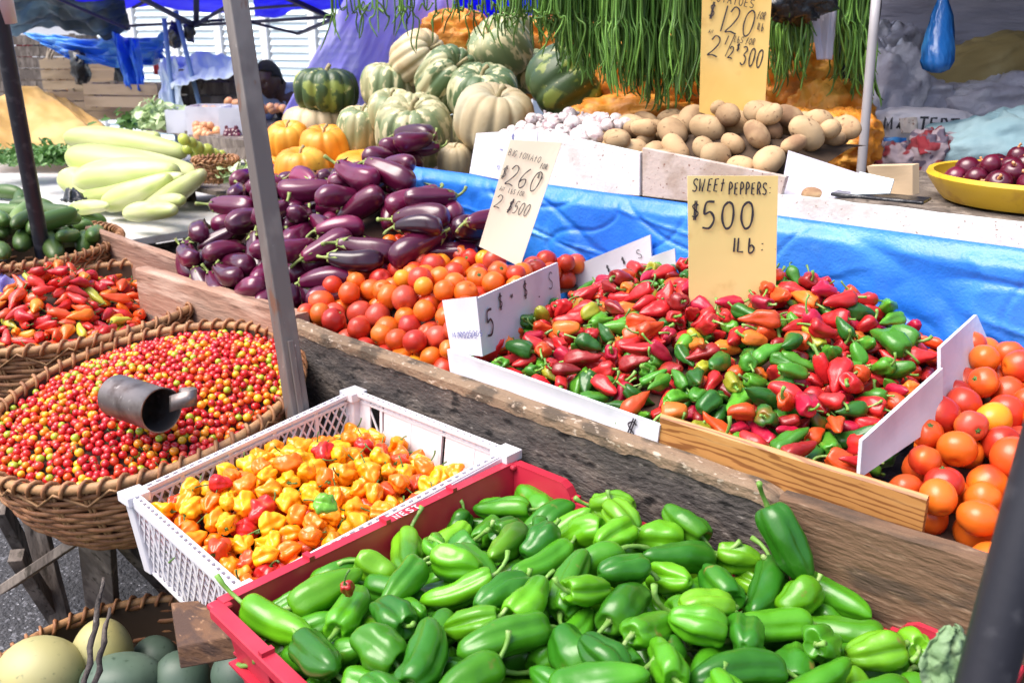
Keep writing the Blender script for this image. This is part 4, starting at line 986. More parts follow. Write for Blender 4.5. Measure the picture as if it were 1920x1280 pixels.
r5 = fill(hs, swt, 560, scol, 'sweet_pepper', 'sweet pepper', 'mixed sweet peppers in the middle bin',
    lambda q: '%s %s pepper %s of the mixed heap, %s' % ('stubby' if q['pr']['kind'] == 'stub' else 'pointed', q['cn'], nearest(marks, q['loc']), stem_dir(q['M3'], q['loc'])), pit=.4, scl=(.68,1.0), tol=.016, K=30, fails=60, over=('sweet_peppers', MT['mixed_mass'], 'far part of the mixed red and green pepper heap under the blue tarp', 'sweet peppers'))
print('sweet', len(r5), time.time()-TICK)

# ---------------------------------------------------------------- tomatoes
TC = [('red',(.54,.040,.014)),('red',(.48,.028,.016)),('orange',(.70,.135,.012)),('orange-red',(.60,.075,.012)),('pinkish red',(.55,.065,.035)),('golden',(.78,.29,.015))]
tms = [proto_round(700+k, random.Random(k).uniform(.0285,.034), 'tomato_skin', random.Random(k*3).uniform(.80,1.04), lobes=[0,0,4,5][k % 4], ld=[0,0,.05,.09][k % 4], wr=.04, nr=16, ns=24) for k in range(8)]
tms = tms[:6]+[proto_round(720+k, .030+.001*k, 'tomato_skin', .80+.03*k, 5, .07, .05, 16, 24, stem=(.12,.07,'stem_dark',.40) if k < 2 else (.05,.09,'stem_aub',.14)) for k in range(6)]
tTl = bumpf([(-1.85,1.36,.975,.09),(-1.62,1.36,.970,.1),(-1.44,1.34,.965,.08),(-1.9,1.55,1.03,.1),(-1.7,1.60,1.075,.12),(-1.5,1.5,1.04,.1),(-1.85,1.8,1.09,.12),(-1.62,1.78,1.095,.12),(-1.45,1.85,1.07,.1)], 1.0)
mT = lambda u, v: u < -1.425-.12*(v-1.3) and u > -1.985-.25*(v-1.32) and (v < 1.80 or u > -1.62)
ht = Heap(-2.2,-1.40,1.325,1.97, lambda u, v: tTl(u, v)-.09, tTl, mask=mT, seed=41)
mound('tomato_shade_fill', tTl, -2.2,-1.40,1.325,1.95, MT['painted_shade'], .075, 'filler sheet painted dark as shade under the left tomatoes', 'tomatoes', mask=mT)
marks = [(640,590,'at the left front'),(720,640,'along the dark plank'),(820,670,'at the front right by the foam sheet'),(700,520,'at the left'),(780,560,'in the middle'),(830,480,'at the top back'),(930,490,'at the back beside the cream price card'),(1010,490,'right of the cream price card')]
r6 = fill(ht, tms, 290, cpick(TC, [10,7,9,8,5,3]), 'tomato', 'tomato', 'tomatoes in the left heap',
    lambda q: '%s tomato %s of the left tomato heap' % (q['cn'], nearest(marks, q['loc'])), pit=.9, scl=(.82,1.08), tol=.016, K=40, fails=60)
tTr = bumpf([(-.43,1.40,1.01,.1),(-.25,1.36,.980,.1),(-.1,1.36,.98,.1),(-.42,1.6,1.055,.1),(-.2,1.6,1.03,.12),(.0,1.6,1.03,.12),(-.42,1.88,1.09,.1),(-.2,1.85,1.09,.12),(.05,1.85,1.09,.12)], 1.0)
mTr = lambda u, v: u > -.445-.12*(v-1.3) and (v > 1.335 or u > -.345)
hq = Heap(-.55,.12,1.29,1.95, lambda u, v: tTr(u, v)-.09, tTr, mask=mTr, seed=42)
mound('tomato_shade_fill', tTr, -.53,.12,1.29,1.94, MT['painted_shade'], .075, 'filler sheet painted dark as shade under the right tomatoes', 'tomatoes', mask=mTr)
marks = [(1720,880,'at the front left'),(1800,960,'along the brown plank'),(1850,870,'at the front by the black pole'),(1750,780,'beside the white divider'),(1850,760,'in the middle'),(1880,650,'at the back under the blue tarp')]
r7 = fill(hq, tms, 290, cpick(TC, [11,6,10,9,2,2]), 'tomato', 'tomato', 'tomatoes in the right heap',
    lambda q: '%s tomato %s of the right tomato heap' % (q['cn'], nearest(marks, q['loc'])), pit=.9, scl=(.84,1.10), tol=.018, K=40, fails=60)
print('tomatoes', len(r6), len(r7), time.time()-TICK)

# ---------------------------------------------------------------- aubergines
aub = [proto_long(800+k, [(-.085,0),(-.084,.012),(-.078,.020),(-.05,.028),(-.01,.034),(.035,.0385),(.066,.034),(.084,.020),(.089,0)], 'aubergine_skin', lobes=[4,5,6][k % 3], ld=[.06,.12,.16][k % 3], bend=random.Random(k).uniform(-.3,.3), wr=.09, wf=18, nr=22, ns=26,
    stem=(.040,.0056,'stem_aub',.031,2.6,.8,5,.55), name='aubergine', nsph=7) for k in range(6)]
tE = bumpf([(-2.05,1.42,.99,.1),(-2.4,1.40,.985,.12),(-2.7,1.42,1.0,.12),(-2.85,1.5,1.03,.1),(-2.1,1.62,1.10,.1),(-2.45,1.62,1.13,.14),(-2.8,1.62,1.12,.12),(-2.0,1.9,1.21,.1),(-1.80,1.88,1.16,.1),(-2.25,1.9,1.27,.12),(-2.32,2.1,1.33,.12),(-2.1,2.1,1.27,.1),(-2.62,1.85,1.19,.12),(-2.9,1.85,1.16,.14),(-2.7,2.1,1.16,.12),(-2.45,2.0,1.25,.08),(-3.0,2.1,1.15,.14)], 1.1)
mE = lambda u, v: u < -1.72-.62*max(0, 1.83-v) and u > -2.70-.70*(v-1.36) and (v < 1.93 or u < -2.27)
he = Heap(-3.30,-1.70,1.32,2.22, lambda u, v: tE(u, v)-.12, tE, mask=mE, cell=.006, seed=51)
mound('aubergine_shade_fill', tE, -3.08,-2.0,1.335,1.94, MT['painted_shade'], .16, 'filler sheet painted dark as shade under the aubergines', 'aubergines', mask=mE)
marks = [(350,420,'at the far left'),(400,520,'at the left front'),(500,560,'by the metal post'),(430,370,'at the upper left'),(600,550,'at the front'),(640,440,'in the middle'),(760,420,'right of the middle'),(740,330,'at the top'),(860,390,'at the right end'),(680,500,'beside the tomatoes')]
r8 = fill(he, aub, 290, lambda r, l: ('purple', (1,1,1)), 'aubergine', 'aubergine', 'purple aubergines in the big heap',
    lambda q: 'glossy purple aubergine %s of the heap, %s' % (nearest(marks, q['loc']), stem_dir(q['M3'], q['loc'])), yaw=(-.9, 1.1), pit=.3, scl=(.80,1.12), tol=.034, K=60, fails=120)
print('aub', len(r8), time.time()-TICK)

# ---------------------------------------------------------------- foam sheets and price cards
def sheet(name, corners, th, m, label, cat, lines=(), ink='ink', parent=None): return card(name, *corners, m, lines, label, cat, th=th, ink=ink, parent=parent)
ff = empty('foam_panel', at(845, 655, v=1.296)); tag(ff, 'white foam sheet folded round the left end of the mixed peppers, with dollar signs', 'foam sheet')
o = card('front_strip', at(838,655,v=1.306), at(1237,797,v=1.302), at(1230,846,v=1.302), at(845,706,v=1.306), MT['foam'], [('$', .86, .12, .040, .0030, .3)], None, None, th=.008); attach(o, ff)
lt = MB(); A_, B_ = at(1108,800,v=1.296), at(1190,829,v=1.296); lt.bar(A_, B_, .0015, .0035); attach(lt.build('marker_line', MT['ink']), ff)
fA_, fB_ = at(893,560,v=1.33), at(1046,492,v=1.74)
o = card('side_sheet', fA_, fB_, at(1055,600,v=1.74), at(905,668,v=1.33), MT['foam'], [('5', .06, .30, .055, .0052, 0), ('$', .22, .66, .032, .0028, 0), ('Q', .36, .70, .022, .0025, 0), ('$', .52, .66, .036, .0028, 0), ('S', .84, .62, .040, .0024, .1), ('-', .70, .52, .014, .003, 0)], None, None, th=.006); attach(o, ff)
o = card('corner_flap', at(829,563,v=1.318), at(893,556,v=1.33), at(905,668,v=1.33), at(846,662,v=1.31), MT['foam'], [('1400', .12, .30, .011, .0011, 0), ('1000', .30, .32, .011, .0011, 0), ('3265', .48, .30, .011, .0011, 0), ('5005', .66, .34, .011, .0011, 0)], None, None, th=.006, ink='ink_blue'); attach(o, ff)
card('foam_panel', at(1058,506,v=1.93), at(1219,440,v=1.95), at(1224,520,v=1.95), at(1066,570,v=1.93), MT['foam'], [('$', .50, .50, .017, .0018, 0), ('$', .68, .56, .017, .0018, 0), ('S', .86, .55, .022, .0018, 0)], 'foam strip with marker signs behind the mixed peppers, left of the yellow card', 'foam sheet', th=.006)
card('foam_panel', at(1216,483,v=1.90), at(1265,466,v=1.92), at(1270,540,v=1.92), at(1222,540,v=1.90), MT['foam'], [('-', .1, .6, .014, .002, 0)], 'small scrap of foam just left of the yellow sweet pepper card', 'foam sheet', th=.006)
card('divider_panel', at(1617,826,v=1.315), at(1768,690,v=1.56), at(1768,790,v=1.56), at(1612,896,v=1.315), MT['foam'], [], 'white divider board at the front between mixed peppers and right tomatoes', 'divider', th=.006)
card('divider_panel', at(1764,652,v=1.60), at(1832,590,v=1.93), at(1880,700,v=1.95), at(1764,760,v=1.60), MT['foam'], [], 'white divider board at the back below the blue tarp beside the right tomatoes', 'divider', th=.006)

cd = lambda x, y, d: at(x, y, d=d)
card('price_card', cd(1289,330,1.93), cd(1459,330,1.93), cd(1453,620,2.02), cd(1293,620,2.02), MT['card_yellow'],
     [('SWEEt', .045, .905, .026, .0028, .1, .62), ('PEPPERS:', .45, .885, .024, .0028, 0, .60), ('$', .03, .735, .034, .0028, 0, .8), ('500', .14, .672, .056, .0046, 0, .88), ('1Lb:', .47, .52, .030, .0036, 0, .95)],
     'yellow card reading SWEET PEPPERS $500 1Lb standing in the mixed peppers', 'price card', th=.003)
card('price_card', cd(1318,-55,2.42), cd(1450,-50,2.42), cd(1431,250,2.52), cd(1311,210,2.52), MT['card_orange'],
     [('POTATOES', .12, .80, .020, .0022, 0, .9), ('$', .09, .685, .036, .0026, 0, .7), ('120', .20, .60, .066, .0036, .05, .76), ('fOR', .80, .715, .018, .0018, .1, .50), ('1Lb', .80, .645, .018, .0018, 0, .55), ('AND', .10, .575, .010, .0016, .1, .8), ('LbS fOR', .48, .545, .016, .0016, .1, .66), ('2', .09, .42, .052, .0036, .05, .9), ('1', .33, .515, .024, .0026, .2, .6), ('/', .36, .45, .052, .0022, 0, .6), ('2', .40, .43, .030, .0030, 0, .7), ('$', .52, .49, .018, .0020, 0, .8), ('300', .58, .405, .046, .0034, 0, .56)],
     'tall orange-yellow card reading $120 for 1 Lb standing in the potatoes', 'price card', th=.003)
card('price_card', cd(957,262,2.30), cd(1053,268,2.27), cd(975,500,2.38), cd(898,462,2.40), MT['card_cream'],
     [('BIG tOMAtO', .04, .865, .0155, .0013, .2, .72), ('$', .02, .66, .030, .0018, .2, .7), ('260', .14, .61, .052, .0026, .25, .72), ('fOR', .74, .79, .013, .0014, .2, .6), ('1Lb', .74, .71, .013, .0014, .2, .6), ('ANd LbS fOR', .08, .545, .012, .0013, .2, .66), ('2', .06, .39, .034, .0022, .2, .8), ('$500', .34, .385, .032, .0020, .25, .56)],
     'slanted cream card reading $260 for 1 Lb standing in the left tomatoes', 'price card', th=.003)
card('foam_panel', at(893,250,v=2.03), at(1008,243,v=2.0), at(1003,350,v=1.985), at(880,325,v=2.0), MT['foam'], [('$', .60, .78, .022, .0016, 0), ('-', .42, .52, .03, .002, 0), ('6', .42, .2, .026, .0016, 0)], 'white foam board with faint figures between the pumpkins and the garlic', 'foam sheet', ink='ink_blue', th=.01)
# leaning white card at the right end of the potatoes, and the odds and ends beside it
card('white_card', at(1478,282,v=2.09), at(1672,345,v=2.10), at(1600,372,v=2.05), at(1462,369,v=2.05), MT['plastic_cloth'], [], 'white card leaning on the ledge at the right end of the potatoes', 'card', th=.004)
card('printed_wrapper', at(1612,322,v=2.08), at(1676,336,v=2.08), at(1668,362,v=2.04), at(1594,365,v=2.04), MT['tarp_white'], [], 'crumpled white and blue wrapper beside the leaning white card', 'wrapper', th=.004)
P = [at(x, y, v=v) for x, y, v in ((1625,312,2.25),(1711,310,2.2),(1711,366,2.2),(1640,366,2.25))]
card('wood_block', P[0], P[1], P[2], P[3], MT['pale_wood'], [], 'short piece of tan wood left of the yellow basin', 'wood', th=.02)
mb = MB(); mb.box(at(1650, 372, v=2.07)+Vector((0,0,.004)), (.20,.07,.008), (0,0,.1)); tag(mb.build('metal_tray', MT['plastic_black'], bevel=.003), 'flat black tray on the ledge left of the yellow basin', 'tray')

# ---------------------------------------------------------------- potatoes and garlic
pot = []
for k in range(7):
    q = random.Random(k); L_ = q.uniform(.036,.046); r_ = q.uniform(.027,.032)
    pot.append(proto_long(900+k, [(-L_,0),(-L_*.93,r_*.42),(-L_*.6,r_*.85),(0,r_),(L_*.55,r_*.9),(L_*.9,r_*.5),(L_,0)], 'potato_skin', bend=q.uniform(-.1,.1), wr=.10, wf=22, nr=14, ns=18, name='potato', squash=.85, nsph=4))
tP = bumpf([(-1.68,2.1,1.36,.1),(-1.45,2.08,1.385,.12),(-1.25,2.06,1.355,.12),(-1.02,2.06,1.34,.1),(-.85,2.1,1.325,.1),(-1.55,2.25,1.42,.1),(-1.35,2.26,1.475,.12),(-1.17,2.26,1.49,.12),(-.95,2.22,1.41,.1),(-.78,2.2,1.33,.1),(-1.2,2.45,1.44,.15)], 1.35)
mP = lambda u, v: -1.70 < u < -.985 and (u < -1.02 or v > 2.14)
hP = Heap(-1.75,-.70,2.03,2.52, lambda u, v: tP(u, v)-.075, tP, mask=mP, seed=61)
mound('potato_shade_fill', tP, -1.72,-.72,2.03,2.5, MT['deep_brown'], .07, 'filler sheet painted dark as shade under the potatoes', 'potatoes', mask=mP)
marks = [(1150,235,'at the left end'),(1230,220,'left of the tall card'),(1340,230,'in front of the tall card'),(1400,290,'along the panel'),(1450,250,'right of the tall card'),(1550,280,'at the right end')]
fill(hP, pot, 110, lambda r, l: ('brown', (1,1,1)), 'potato', 'potato', 'potatoes on the rear shelf',
     lambda q: '%s brown potato %s of the potato heap' % ('small' if q['sc'] < .93 else 'large' if q['sc'] > 1.2 else 'plain', nearest(marks, q['loc'])), pit=.5, scl=(.85,1.32), tol=.014)
gar = [proto_round(950+k, .024, 'garlic_skin', .9, 6, .2, .12, 14, 20, stem=(.5,.22,'garlic_skin',.0), name='garlic') for k in range(3)]
tG = bumpf([(-1.9,2.10,1.37,.1),(-1.75,2.12,1.39,.1),(-1.95,2.3,1.42,.1),(-1.8,2.3,1.43,.1),(-1.68,2.3,1.43,.1)], 1.37)
hG = Heap(-2.0,-1.60,2.04,2.36, lambda u, v: tG(u, v)-.045, tG, seed=62)
mound('garlic_shade_fill', tG, -2.0,-1.6,2.04,2.36, MT['deep_brown'], .045, 'filler sheet painted dark as shade under the garlic', 'garlic', n=20)
marks = [(960,240,'at the left end'),(1020,225,'in the middle'),(1100,225,'at the potato end')]
fill(hG, gar, 60, lambda r, l: ('', (1,1,1)), 'garlic_bulb', 'garlic', 'garlic bulbs on the rear shelf', lambda q: 'pale garlic bulb %s of the small garlic heap' % nearest(marks, q['loc']), pit=.8, scl=(.8,1.15), tol=.012)

# ---------------------------------------------------------------- pumpkins
def pumpkin(cx, cy, wpx, hpx, kind, d, label, tilt=0, tdir=0, ribs=11, depth=.10, stem=True, seed=0):
    c = at(cx, cy, d=d); r = wpx/2*d/F; sq = min(1.0, hpx/wpx*1.02)
    nr, ns = 22, ribs*9; h = r*sq; vs = []; rr_ = random.Random(seed); prof = [(.70,0),(.84,.12),(.98,.32),(1.0,.55),(.82,.83),(.42,.975),(0,1.0),(-.45,.95),(-.80,.74),(-.95,.45),(-.90,.18),(-.86,0)]
    cc_ = catmull([(a, b, 0) for a, b in prof], nr); vs.append((0,0,cc_[0].x*h)); rd = [rr_.uniform(.6,1.3) for _ in range(ribs)]
    for k in range(1, nr):
        z, q = cc_[k].x*h, max(cc_[k].y, 0)*r
        for s in range(ns):
            a = 2*PI*s/ns; g = s/ns*ribs; fr = abs(g-round(g)); dd = depth*rd[int(round(g)) % ribs]*math.exp(-(fr/.17)**2)
            e = 1-dd*(1-abs(z/h)**4*.3)+.025*fbm(math.cos(a)*1.5+seed, math.sin(a)*1.5, z/h, 2)
            vs.append((q*e*math.cos(a), q*e*math.sin(a), z*(1-dd*.5)))
    vs.append((0,0,cc_[-1].x*h)); fs = []
    for s in range(ns):
        fs.append((0, 1+s, 1+(s+1) % ns))
        for k in range(nr-2):
            a = 1+k*ns; b = a+ns; fs.append((a+s, b+s, b+(s+1) % ns, a+(s+1) % ns))
        a = 1+(nr-2)*ns; fs.append((a+s, len(vs)-1, a+(s+1) % ns))
    mb = MB(); mb.add(vs, fs); o = mb.build('pumpkin', MT[kind], smooth=True); o.location = c
    ax_ = (Vector((math.cos(tdir), math.sin(tdir), 0))*math.sin(tilt)+Vector((0,0,1))*math.cos(tilt)); o.rotation_euler = ax_.to_track_quat('Z', 'Y').to_euler(); 
    tag(o, label, 'pumpkin', 'pumpkins piled on the rear shelf')
    if stem:
        mb = MB(); b_ = Vector((0,0,h*.66)); mb.tube([b_, b_+Vector((0,0,h*.18)), b_+Vector((r*.05,0,h*.38)), b_+Vector((r*.16,0,h*.52))], [r*.13, r*.065, r*.055, r*.07], 6); mb.build('stem', MT['pk_stem'], o, smooth=True)
    return o
TOV = math.atan2(-RU, RV)      # horizontal direction towards the camera
PK = [
 (612,172,122,80,'pk_dark',4.0,'dark green ribbed pumpkin perched at the far left of the pile',0.05,0,12,.12),
 (592,236,122,70,'pk_cream',4.05,'pale cream pumpkin under the dark green one',0,0,12,.08),
 (542,270,82,76,'pk_orange',3.9,'orange pumpkin behind, nearest the brown post',.3,TOV,9,.06),
 (611,285,98,88,'pk_orange',3.72,'bright orange pumpkin at the right of the orange ones',.25,TOV,9,.07),
 (567,328,102,92,'pk_orange',3.5,'spotted orange pumpkin in front of the orange ones',.15,TOV,10,.04),
 (506,322,52,70,'pk_orange',3.8,'small orange pumpkin half hidden by the brown post',.2,TOV,9,.08),
 (682,318,110,62,'pk_orange',3.6,'flat orange pumpkin just above the aubergines',.1,TOV,9,.06),
 (677,250,92,98,'pk_pale',3.75,'pale mottled green pumpkin left of the biggest ribbed one',.2,TOV+.6,11,.06),
 (776,250,148,122,'pk_pale',3.40,'biggest pale green ribbed pumpkin in the middle front',.45,TOV,12,.10),
 (735,212,92,76,'pk_pale',3.68,'grey-green pumpkin behind the biggest ribbed one',.35,TOV,11,.06),
 (728,165,104,84,'pk_pale',3.92,'yellow-green pumpkin below the cream tilted one',.1,0,12,.08),
 (782,110,98,100,'pk_cream',3.85,'cream ribbed pumpkin lying on its side near the top left',1.1,TOV+.9,12,.10),
 (838,152,116,112,'pk_green',3.6,'green and cream striped pumpkin tilted in the middle of the pile',.9,TOV+.7,11,.10),
 (940,92,122,100,'pk_pale',3.72,'pale green pumpkin on top of the pile with its stem up',.75,TOV-.9,11,.07),
 (905,178,136,94,'pk_green',3.5,'green striped pumpkin with curved stem above the cream one',.35,TOV,12,.08),
 (926,226,152,112,'pk_cream',3.25,'smooth cream pumpkin in front, beside the garlic',.35,TOV+.5,12,.06),
 (1056,164,156,118,'pk_dark',3.30,'large dark green pumpkin with yellow patch above the garlic',1.0,TOV+1.6,9,.08),
 (1126,178,96,104,'pk_green',3.48,'dark speckled pumpkin at the right end of the pile',.5,TOV-.6,11,.08),
 (853,304,66,62,'pk_cream',3.25,'small cream pumpkin low beside the white foam board',.2,TOV,10,.05),
 (992,135,84,74,'pk_green',3.85,'green pumpkin behind the top one',.3,TOV,11,.08),
 (862,262,84,92,'pk_pale',3.65,'greyish pumpkin in the gap left of the smooth cream one',.3,TOV,11,.06),
 (952,62,98,70,'pk_pale',3.95,'pale pumpkin at the very top, behind the stemmed one',.4,TOV-1.2,11,.07),
 (648,320,60,56,'pk_orange',3.9,'orange pumpkin tucked behind the flat orange one',.2,TOV,9,.08)]
for i, q in enumerate(PK): pumpkin(*q, seed=i)

# ---------------------------------------------------------------- long pale gourds, greens, limes on the far left table
ft = empty('market_table', (-4.6, 2.4, 0)); tag(ft, 'table at the left carrying the long pale gourds and greens', 'table')
mb = MB(); mb.box((-4.9, 2.3, .89), (2.9, 1.7, .03)); attach(mb.build('tabletop', MT['white_paint'], bevel=.003), ft)
for x, y in ((-6.2,1.6),(-3.6,1.6),(-6.2,3.0),(-3.6,3.0)):
    mb = MB(); mb.box((x, y, .4375), (.07, .07, .875)); attach(mb.build('leg', MT['grey_wood']), ft)
gprof = lambda L, r: [(-L,0),(-L*.985,r*.3),(-L*.9,r*.55),(-L*.6,r*.80),(-L*.1,r),(L*.45,r*1.02),(L*.8,r*.78),(L*.96,r*.38),(L,0)]
grd = [proto_long(1000+k, gprof(1, .21+.02*(k % 3)), 'gourd_skin', lobes=[0,5,6][k % 3], ld=.05, bend=[-.06,.05,.1][k % 3], wr=.03, wf=2, nr=24, ns=26, name='gourd') for k in range(4)]
GD = [((125,255),(345,285),34,4.3,'topmost long pale gourd, pointing at the limes'),((128,300),(375,330),42,4.15,'thick pale gourd second from the top'),((140,345),(330,322),40,4.0,'pale gourd in the middle of the pile'),
      ((150,375),(345,335),30,3.95,'long pale gourd fourth from the top'),((190,385),(322,338),30,3.8,'pale slender gourd low in the pile, above the green ones'),((130,275),(300,262),26,4.45,'pale gourd at the back of the pile by the yellow tarp'),
      ((270,395),(385,325),22,3.7,'small pale green gourd beside the aubergines'),((235,400),(330,392),24,3.55,'short green gourd at the bottom, nearest the aubergines'),((290,385),(345,372),20,3.6,'stubby green gourd touching the aubergines'),((130,392),(205,385),16,3.75,'thin pale gourd beside the cucumbers'),((120,330),(200,372),30,4.1,'pale gourd at the left end of the pile, pointing down')]
for i, (a_, b_, wp, d, lb) in enumerate(GD):
    A_ = at(*a_, d=d+.12); B_ = at(*b_, d=d-.10); L_ = (A_-B_).length/2; pr = grd[i % 4]
    M3 = aim((A_+B_)/2, B_, i); wd = 1.7*(wp/2*d/F)/(.23*L_)
    M = Matrix.Translation((A_+B_)/2) @ M3.to_4x4() @ Matrix.Diagonal((L_, L_*wd, L_*wd, 1)); spawn(pr, 'gourd', M, None, lb, 'gourd', 'long pale gourds on the left table')
# small cucumbers on the left table
for i, (x, y, d) in enumerate([(15,395,4.0),(60,385,4.1),(105,395,4.0),(150,412,3.85),(40,372,4.3),(10,360,4.4)]):
    spawn(cuc[i % 4], 'cucumber', fullm(rotm(R.uniform(-1,1), 0, 0), at(x, y, d=d), 1.2), None, ['green cucumber furthest left above the basket','second green cucumber from the left above the basket','round ended cucumber just right of the thin black pole','green cucumber right of the pole near the gourds','upper cucumber left of the thin black pole','topmost cucumber at the left edge'][i], 'cucumber', 'loose cucumbers on the left table')
# leaf clumps
def leaves(name, c, rad, n, size, m, label, cat, seed, flat=.5, kind=None):
    mb = MB(); q = random.Random(seed)
    for _ in range(n):
        p = Vector(c)+Vector((q.gauss(0,.45)*rad[0], q.gauss(0,.45)*rad[1], abs(q.gauss(0,.5))*rad[2])); s_ = size*q.uniform(.6,1.3)
        m3 = Euler((q.uniform(-1,1), q.uniform(-1,1), q.uniform(0,6.28))).to_matrix()
        pts = [(-1,0,0),(-.4,.45,.12),(.5,.42,.1),(1,0,-.15),(.5,-.42,.1),(-.4,-.45,.12),(0,0,-.05)]
        mb.add([p+m3@Vector(v)*s_ for v in pts], [(6,0,1),(6,1,2),(6,2,3),(6,3,4),(6,4,5),(6,5,0)][::1])
    o = mb.build(name, m, smooth=True); tag(o, label, cat, kind=kind); return o
leaves('leafy_greens', at(40,300,d=4.9), (.25,.25,.06), 700, .022, MT['leaf_green'], 'bunch of dark leafy greens left of the thin black pole', 'greens', 1, kind='stuff')
leaves('leafy_greens', at(110,305,d=4.6), (.11,.14,.08), 500, .020, MT['leaf_green'], 'bunch of bright curly greens just right of the thin black pole', 'greens', 2, kind='stuff')
leaves('leafy_greens', at(280,238,d=5.6), (.18,.18,.08), 500, .03, MT['leaf_green'], 'green leaves behind the gourds', 'greens', 3, kind='stuff')
leaves('pale_cabbage', at(300,235,d=5.2), (.11,.11,.10), 500, .035, MT['leaf_pale'], 'pile of pale cabbage leaves behind the gourds beside the onion boxes', 'cabbage', 4, kind='stuff')
leaves('leafy_greens', at(455,335,d=3.9), (.10,.10,.05), 200, .03, MT['leaf_pale'], 'pale leaves between the lime basket and the brown post', 'greens', 5, kind='stuff')
for i, (x, y, s_) in enumerate([(345,262,22),(360,268,20),(372,278,24),(388,283,26),(402,290,22),(415,292,20),(352,280,20),(368,290,22)]):
    d = 4.0+.03*i; pr = proto_round(1100+i % 3, 1, 'lime_skin', 1.05, wr=.04, nr=10, ns=14, name='lime')
    spawn(pr, 'lime', fullm(rotm(i, .8, 0), at(x, y, d=d), s_/2*d/F), None, 'yellow-green lime at the %s of the limes behind the gourds' % ('right' if i in (3,4,5) else 'left'), 'lime', 'limes in the small basket')
BL = at(404, 300, d=3.9); basket('lime_basket', (BL.x, BL.y, BL.z), .085, None, .09, 'small brown wicker basket holding limes, left of the brown post', slope=(0,0), rb=.75, rows=7, nr=20, rim_r=.005, turns=24)
mb = MB(); c = at(138, 375, d=3.9); mb.grid(lambda i, j: (c.x+.10*(i-.5)+.02*fbm(i*4,j*4,2), c.y+.08*(j-.5), c.z+.05*math.sin(PI*i)*math.sin(PI*j)+.02*fbm(i*5,j*5,1)), 12, 12)
tag(mb.build('plastic_bag', MT['plastic_black'], smooth=True, solid=.002), 'crumpled dark plastic bag between the cucumbers and gourds', 'plastic bag')
mb = MB(); c = at(20, 545, d=3.1); mb.grid(lambda i, j: (c.x+.22*(i-.5)+.02*fbm(i*4,j*4,2), c.y+.16*(j-.5), c.z+.07*math.sin(PI*i)*math.sin(PI*j)+.03*fbm(i*5,j*5,1)), 24, 20)
tag(mb.build('plastic_bag', MT['film'], smooth=True, solid=.001), 'crumpled clear lilac plastic at the left edge above the chillies', 'plastic bag')

# boxes of onions and the neighbour's table
nb_ = empty('market_table', (-4.5, 3.7, 0)); tag(nb_, 'neighbouring table with the boxes of onions', 'table')
A_, B_ = at(322, 262, d=4.9), at(520, 268, d=4.6)
mb = MB(); P = [at(330,250,d=5.1), at(540,272,d=4.3), at(540,312,d=4.3), at(345,283,d=5.1)]
mb.hexa([P[3], P[2], P[2]+Vector((.02,.03,0)), P[3]+Vector((.02,.03,0))], [P[0], P[1], P[1]+Vector((.02,.03,0)), P[0]+Vector((.02,.03,0))]); attach(mb.build('front_rail', MT['grey_wood']), nb_)
c = (P[0]+P[1])/2; tz = P[1].z-.01
mb = MB(); mb.box((c.x-.25, c.y+.65, tz-.02), (1.9, 1.2, .03), (0,0,math.atan2(P[1].y-P[0].y, P[1].x-P[0].x))); attach(mb.build('tabletop', MT['grey_wood']), nb_)
for x, y in ((-.8,.3),(.3,.25),(-.8,1.0),(.3,1.0)):
    mb = MB(); mb.box((c.x+x, c.y+y, (tz-.03)/2), (.06,.06,tz-.03)); attach(mb.build('leg', MT['grey_wood']), nb_)
def obox(x0, x1, y0, y1, d, m, label, dp=.22):
    a = at(x0, y1, d=d); b = at(x1, y1, d=d); h = (a-at(x0, y0, d=d)).length; X = (b-a).normalized(); Yd = Vector((-X.y, X.x, 0)); L_ = (b-a).length; up = Vector((0,0,h)); mb = MB(); t = .006
    for p, q in ((a, b), (a+Yd*dp, b+Yd*dp)): mb.hexa([p, q, q+Yd*t, p+Yd*t], [p+up, q+up, q+up+Yd*t, p+up+Yd*t])
    for p in (a+Yd*t, b-X*t+Yd*t): mb.hexa([p, p+X*t, p+X*t+Yd*(dp-t), p+Yd*(dp-t)], [p+up, p+X*t+up, p+X*t+Yd*(dp-t)+up, p+Yd*(dp-t)+up])
    mb.hexa([a+Yd*t+X*t, b+Yd*t-X*t, b+Yd*dp-X*t, a+Yd*dp+X*t], [a+Yd*t+X*t+up*.6, b+Yd*t-X*t+up*.6, b+Yd*dp-X*t+up*.6, a+Yd*dp+X*t+up*.6])
    return tag(mb.build('open_box', m), label, 'box')
obox(313,352,208,250,5.1,MT['foam'],'small white box nearest the cabbage leaves')
obox(352,418,202,256,5.0,MT['foam'],'white box in the middle holding brown onions')
obox(414,470,204,262,4.9,MT['foam'],'white box with purple onions beside the brown post')
oni = proto_round(1200, 1, 'brown_onion_skin', .95, wr=.04, nr=10, ns=14, name='onion', stem=(.35,.12,'brown_onion_skin',0)); oni2 = proto_round(1201, 1, 'red_onion_skin', .95, wr=.04, nr=10, ns=14, name='onion', stem=(.35,.12,'red_onion_skin',0))
for i in range(34):
    x = R.uniform(368, 412); y = 252-(i//5)*7+R.uniform(-3,3); x = max(x, 370+(6 if y < 225 else 0)); d = 4.93+.03*(i//5)
    if y < 222: x = R.uniform(385, 412)
    spawn(oni, 'onion', fullm(rotm(R.random()*6, R.gauss(1.2,.5), 0), at(x, y, d=d), 9*d/F*R.uniform(.85,1.1)), None, 'brown onion %s of the middle white box' % ('low at the front' if y > 236 else 'near the top'), 'onion', 'brown onions in the white box', stem=i % 2 == 0)
